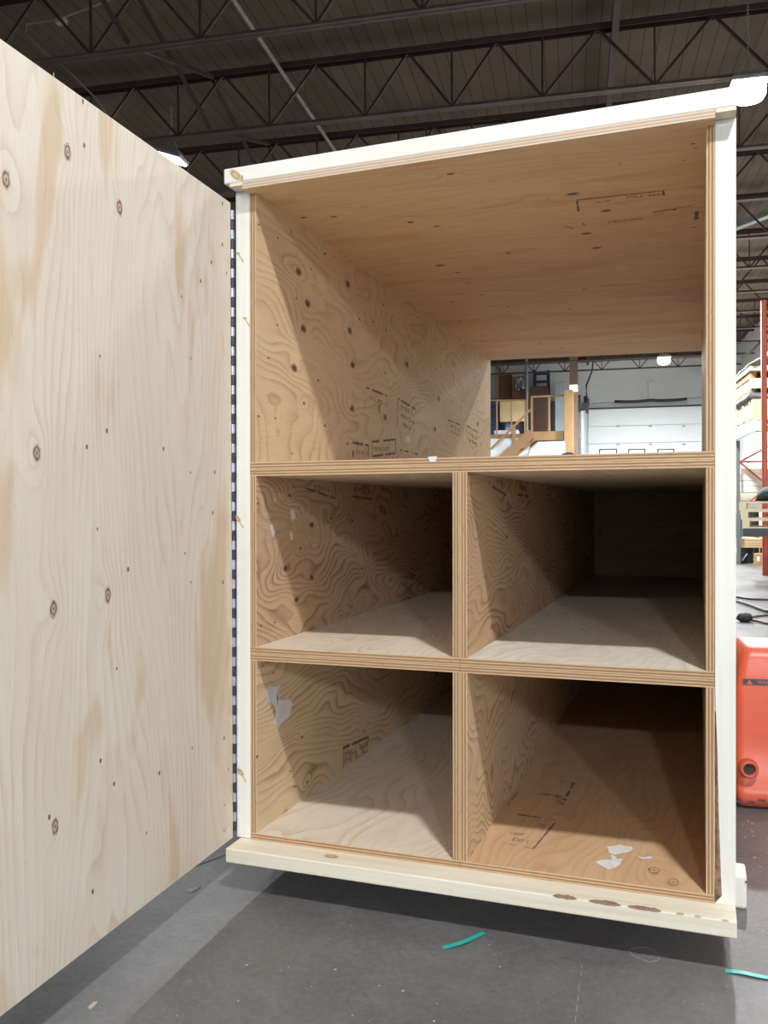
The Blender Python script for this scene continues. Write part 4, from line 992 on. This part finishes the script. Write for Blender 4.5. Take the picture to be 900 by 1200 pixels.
# small spray bottle
a2 = cr(869, 580, v=BV+.2)[0]
mb.tube([B(a2, BV+.2, bz1+.002), B(a2, BV+.2, bz1+.16), B(a2, BV+.2, bz1+.22)], [.06,.06,.025], 10)
a2 = cr(866, 600, v=17.5)[0]; lz = cr(880, 631, v=17.3)[2]+.002
mb2 = MB(); mb2.box(B(a2-.16, 17.5, lz), U*.22, V*.3, Z*.40); mb2.box(B(a2-.15, 17.52, lz+.40), U*.2, V*.26, Z*.06)
tag(mb2.obj('blue_bin', plain('dark blue plastic', (.05,.07,.12), .5), bevel=.02), 'dark blue bin standing on the yellow lumber stack, left of the pallets', 'bin')
tag(mb.obj('white_bottle', plain('white plastic', (.75,.8,.85), .3)), 'small white bottle on the white board bundle', 'bottle')
# the cart stands a little askew in the aisle
pv_ = B(cr(870, 619.5, v=TV)[0], TV, 0); RZ = Matrix.Rotation(-.20, 3, 'Z')
for o in [q for q in COL.objects if q.parent is None and q.get('label', '') and any(k in q['label'] for k in ('three on the dark cart', 'dark grey steel cart carrying', 'charcoal cloth bag'))]:
    o.location = pv_ + RZ @ (o.location-pv_); o.rotation_euler.z = -.20
# second stack group farther along
lstack('tan board stack low against the right wall far along the aisle', 3.0, 21.5, 1.2, 2.4, 0.001, 1.6, M_lum2, 5)
p0, p1 = [V3(B(*cr(x_, y_, z=A_-.12))) for x_, y_ in ((862,266),(900,251))]; dd = p1-p0
mb = MB(); mb.bar(p0-dd*1.2, p1+dd*.8, .13, .09)
tag(mb.obj('grey_strut', plain('pale grey strut', (.34,.35,.34), .5, .2)), 'pale grey strut sloping under the roof at the right edge', 'pipe')
mb = MB(); 
pts = [cr(x_, y_, v=20) for x_, y_ in ((900,388),(890,402),(878,414),(864,421))]
mb.tube([B(*p) for p in pts], .03, 6); tag(mb.obj('wall_cable', plain('dark cable', (.04,.04,.04))), 'dark sagging cable on the right wall above the rack', 'cable')

# ------------------------------------------------------------------ orange pallet truck
M_or = plain('orange red machine paint', (.68,.115,.055), .35, 0, .07, 6)
pv = 3.2
def pt(px, py, v=pv): return cr(px, py, v=v)
x0b, _, _ = pt(863.5, 940); x0t, _, ztp = pt(871, 760); 
truck = thing('pallet_truck', B(x0b+.35, pv+.15, 0), 'scuffed orange-red pallet truck body standing right of the crate', 'pallet truck')
mb = MB(); zb0 = .010
def ring(z, xl, xr, yf, yb, r, n=5):
    pts = []
    for cx, cy, a0 in ((xl+r, yf+r, math.pi), (xr-r, yf+r, 1.5*math.pi), (xr-r, yb-r, 0), (xl+r, yb-r, .5*math.pi)):
        for k in range(n+1):
            t = a0+k*math.pi/2/n; pts.append(mb.vert(B(cx+r*math.cos(t), cy+r*math.sin(t), z)))
    return pts
XR = x0b+.72
H_ = ztp
prof = [(zb0, x0b+.004, 0.004), (zb0+.03, x0b, 0), (zb0+.06, x0b, 0), (zb0+.065, x0b+.001, .006), (.25, x0b+.001, .008), (H_-.14, x0b+.004, .012), (H_-.04, x0t-.004, .02), (H_-.012, x0t+.008, .032), (H_, x0t+.03, .05)]
R_s = [ring(z, xl, XR-(xl-x0b), pv+d, pv+.34-d, .028) for z, xl, d in prof]
for r0, r1 in zip(R_s, R_s[1:]):
    for k in range(len(r0)): mb.face((r0[k], r0[(k+1)%len(r0)], r1[(k+1)%len(r0)], r1[k]))
mb.face(R_s[0][::-1]); mb.face(R_s[-1])
body = mb.obj('body_cover', M_or, truck, smooth=True)
a, _, c = pt(877, 900)
mb = MB(); n = 20
def rg(rad, dv): return [mb.vert(B(a+rad*math.cos(2*math.pi*k/n), pv+dv, c+rad*math.sin(2*math.pi*k/n))) for k in range(n)]
rs = [rg(.033,.012), rg(.031,-.018), rg(.028,-.026), rg(.022,-.026), rg(.019,-.02), rg(.019,.0)]
for r0, r1 in zip(rs, rs[1:]):
    for k in range(n): mb.face((r0[k], r1[k], r1[(k+1)%n], r0[(k+1)%n]))
port = mb.obj('port_ring', plain('darker orange rim', (.55,.10,.05), .4, 0, .2, 20), truck, smooth=True)
mb = MB(); mb.face(rg(.0195,-.012)[::-1]); mb.obj('port_socket', plain('black socket', (.03,.03,.028)), port)
mb = MB(); xa, _, za = pt(871.5, 796); _, _, zc = pt(871.5, 803)
mb.box(B(xa, pv+.0095, zc), U*.5, V*.002, Z*(za-zc)); lab = mb.obj('warning_label', plain('dark blue-grey label', (.055,.065,.085), .4, 0, .2, 40), truck)
mb = MB(); tx, _, tz = pt(879, 802.4); _, _, tz2 = pt(879, 797)
tri = [(-.010, tz), (.010, tz), (0, tz2)]
mb.prism([B(tx+q[0], pv+.0085, q[1]) for q in tri], V*.0005); mb.obj('warning_triangle', M_or, lab)
cu = bpy.data.curves.new('t', 'FONT'); cu.body = 'WARNING'; to = bpy.data.objects.new('t', cu); COL.objects.link(to)
dg = bpy.context.evaluated_depsgraph_get(); dg.update(); tm = to.evaluated_get(dg).to_mesh()
mb = MB(); tx, _, tz = pt(888, 802)
idx = [mb.vert(B(tx+v_.co.x*.018, pv+.008, tz+v_.co.y*.018)) for v_ in tm.vertices]
for p in tm.polygons: mb.face([idx[i] for i in p.vertices])
to.evaluated_get(dg).to_mesh_clear(); bpy.data.objects.remove(to)
mb.obj('label_text', M_or, lab)
mb = MB(); mb.box(B(x0b+.05, pv+.03, .0), U*.6, V*.25, Z*.012); mb.obj('chassis', plain('black rubber', (.02,.02,.02)), truck)
mb = MB()
for (px, py) in ((866,939),(880,940),(893,938)):
    a, _, c = pt(px, py); mb.box(B(a-.012, pv-.0015, c-.004), U*.024, V*.002, Z*.008)
mb.obj('scuff_mark', plain('dark scuff', (.12,.05,.04)), truck)
mb = MB(); mb.tube([B(XR-.3, pv+.17, H_-.005), B(XR-.3, pv+.1, H_+.35), B(XR-.3, pv-.02, H_+.55)], .02, 10); 
# ------------------------------------------------------------------ hoses, strapping and scraps on the floor
def fl_(px, py, z=.0): return on_plane(px, py, B(0,0,z), Z)
def smoothpts(pts, n=6):
    out = []
    P_ = [pts[0]]+pts+[pts[-1]]
    for i in range(1, len(P_)-2):
        for k in range(n):
            t = k/n; a, b, c, d = P_[i-1], P_[i], P_[i+1], P_[i+2]
            out.append(.5*((2*b)+(c-a)*t+(2*a-5*b+4*c-d)*t*t+(3*b-a-3*c+d)*t*t*t))
    return out+[pts[-1]]
mb = MB(); mb.tube(smoothpts([fl_(x, y, .02) for x, y in ((835,697),(862,699.5),(880,702),(905,703),(925,708),(905,717),(880,709.5),(862,704),(840,698))]), .014, 8)
tag(mb.obj('air_hose', plain('dark hose', (.045,.03,.035), .5), smooth=True), 'dark air hose lying in a loop on the floor behind the orange truck', 'hose')
cabt = thing('power_cord', fl_(873, 728), 'dark red cord ending in a round dark plug on the floor', 'cord')
mb = MB(); mb.tube(smoothpts([fl_(x, y, .015) for x, y in ((875,724),(885,722.5),(902,721),(930,722),(925,732),(902,731),(888,728),(875,726))]), .011, 8); mb.obj('cord', plain('dark red cord', (.10,.035,.04), .5), cabt, smooth=True)
c = fl_(873, 729); mb = MB(); mb.tube([c+U*-.07+Z*.035, c+U*-.045+Z*.04, c+U*.0+Z*.045, c+U*.04+Z*.04, c+U*.06+Z*.03], [.015,.04,.045,.04,.02], 12); mb.obj('plug', plain('black plug', (.04,.035,.04)), cabt, smooth=True)
mb = MB(); mb.tube([c-U*.06+Z*.03, c-U*.1+V*.03+Z*.03, c-U*.14+V*.02+Z*.02], .007, 6); mb.tube([c-U*.06+Z*.03, c-U*.1-V*.03+Z*.03, c-U*.13-V*.03+Z*.02], .007, 6); mb.obj('prong', M_steel_d, cabt)
def strap(pts, w_, label, m):
    c = smoothpts([fl_(x, y) for x, y in pts]); mb = MB(); n = len(c); top = []; 
    for i, p in enumerate(c):
        d = (c[min(i+1, n-1)]-c[max(i-1, 0)]).normalized(); s_ = d.cross(Z)*w_/2; h_ = .0012+.003*math.sin(math.pi*i/(n-1))
        top.append([mb.vert(p+s_+Z*h_), mb.vert(p-s_+Z*h_), mb.vert(p-s_+Z*(h_+.001)), mb.vert(p+s_+Z*(h_+.001))])
    for a, b in zip(top, top[1:]):
        for k in range(4): mb.face((a[k], a[(k+1)%4], b[(k+1)%4], b[k]))
    mb.face(top[0][::-1]); mb.face(top[-1]); tag(mb.obj('strapping_strip', m), label, 'plastic strip', 'strapping offcuts')
M_teal = plain('teal strapping', (.03,.42,.34), .3, 0, .05, 30)
strap([(519,1111.5),(535,1108.5),(551,1102.5),(567,1093.5)], .014, 'short curved teal plastic strip on the floor in front of the crate', M_teal)
strap([(850,1138.5),(868,1141.5),(885,1145),(912,1149)], .014, 'teal plastic strip on the floor running out of the right edge of the photo', plain('light teal strapping', (.10,.58,.50), .25, 0, .05, 30))
for (pts, lb) in ((((218,1045),(223,1042),(235,1039.5),(232,1042.5),(224,1046)), 'grey wood sliver on the floor beside the open door'), (((103,1182),(110,1176),(115,1175.5),(112,1179),(106,1184)), 'pale wood chip on the floor at the bottom left, under the door')):
    mb = MB(); mb.prism([fl_(*p) for p in pts][::-1], Z*.004); tag(mb.obj('wood_sliver', plain('chip wood', (.5,.45,.38))), lb, 'wood chip')
random.seed(5); mb = MB()
for i in range(130):
    px, py = random.uniform(150, 900), random.uniform(1000, 1200)
    if i % 3 == 0: px, py = random.uniform(870, 900), random.uniform(960, 1100)
    p = fl_(px, py); 
    if p.y > -.09 and p.x < 1.31: continue
    if p.x < .12: continue
    r_ = random.choice((.0008,.001,.0014,.0018,.003)); a = random.random()*6
    mb.prism([p+V3((r_*math.cos(a+t)*random.uniform(.6,1.6), r_*math.sin(a+t)*random.uniform(.5,1), .0003)) for t in (0,1.5,3.1,4.6)], Z*.0012)
tag(mb.obj('sawdust_specks', plain('pale sawdust', (.55,.50,.42))), 'pale sawdust specks scattered over the concrete', 'sawdust', None, 'stuff')
# faint chalk ring and scuff line on the slab
mb = MB(); ring_ = [(736,1113),(745,1110.5),(756,1110),(765,1113),(772,1120),(771,1125),(760,1127),(750,1123),(741,1119)]
c = smoothpts([fl_(*p) for p in ring_]+[fl_(*ring_[0])], 4)
for a, b in zip(c, c[1:]):
    if random.random() < .15: continue
    s_ = (b-a).normalized().cross(Z)*random.uniform(.0015,.003); mb.prism([a-s_, b-s_, b+s_, a+s_], Z*.0004)
M_chalk = plain('dusty chalk', (.24,.235,.23))
tag(mb.obj('chalk_ring', M_chalk), 'faint chalky ring on the floor before the crate', 'floor mark')
mb = MB(); a_, b_ = fl_(682,1131), fl_(674,1198)
for i in range(18):
    if random.random() < .25: continue
    p, q = a_.lerp(b_, i/18), a_.lerp(b_, (i+1)/18); s_ = (q-p).normalized().cross(Z)*.0013; mb.prism([p-s_, q-s_, q+s_, p+s_], Z*.0004)
tag(mb.obj('scuff_line', M_chalk), 'faint pale scuff line on the floor running down from the chalky ring', 'floor mark')

# ------------------------------------------------------------------ world and output look
w_ = bpy.data.worlds.new('world'); S.world = w_; w_.use_nodes = True
w_.node_tree.nodes['Background'].inputs[0].default_value = (.8,.88,1,1); w_.node_tree.nodes['Background'].inputs[1].default_value = .07
S.view_settings.view_transform = 'Standard'; S.view_settings.look = 'None'; S.view_settings.gamma = 1
S.view_settings.use_curve_mapping = False; S.view_settings.exposure = -0.45
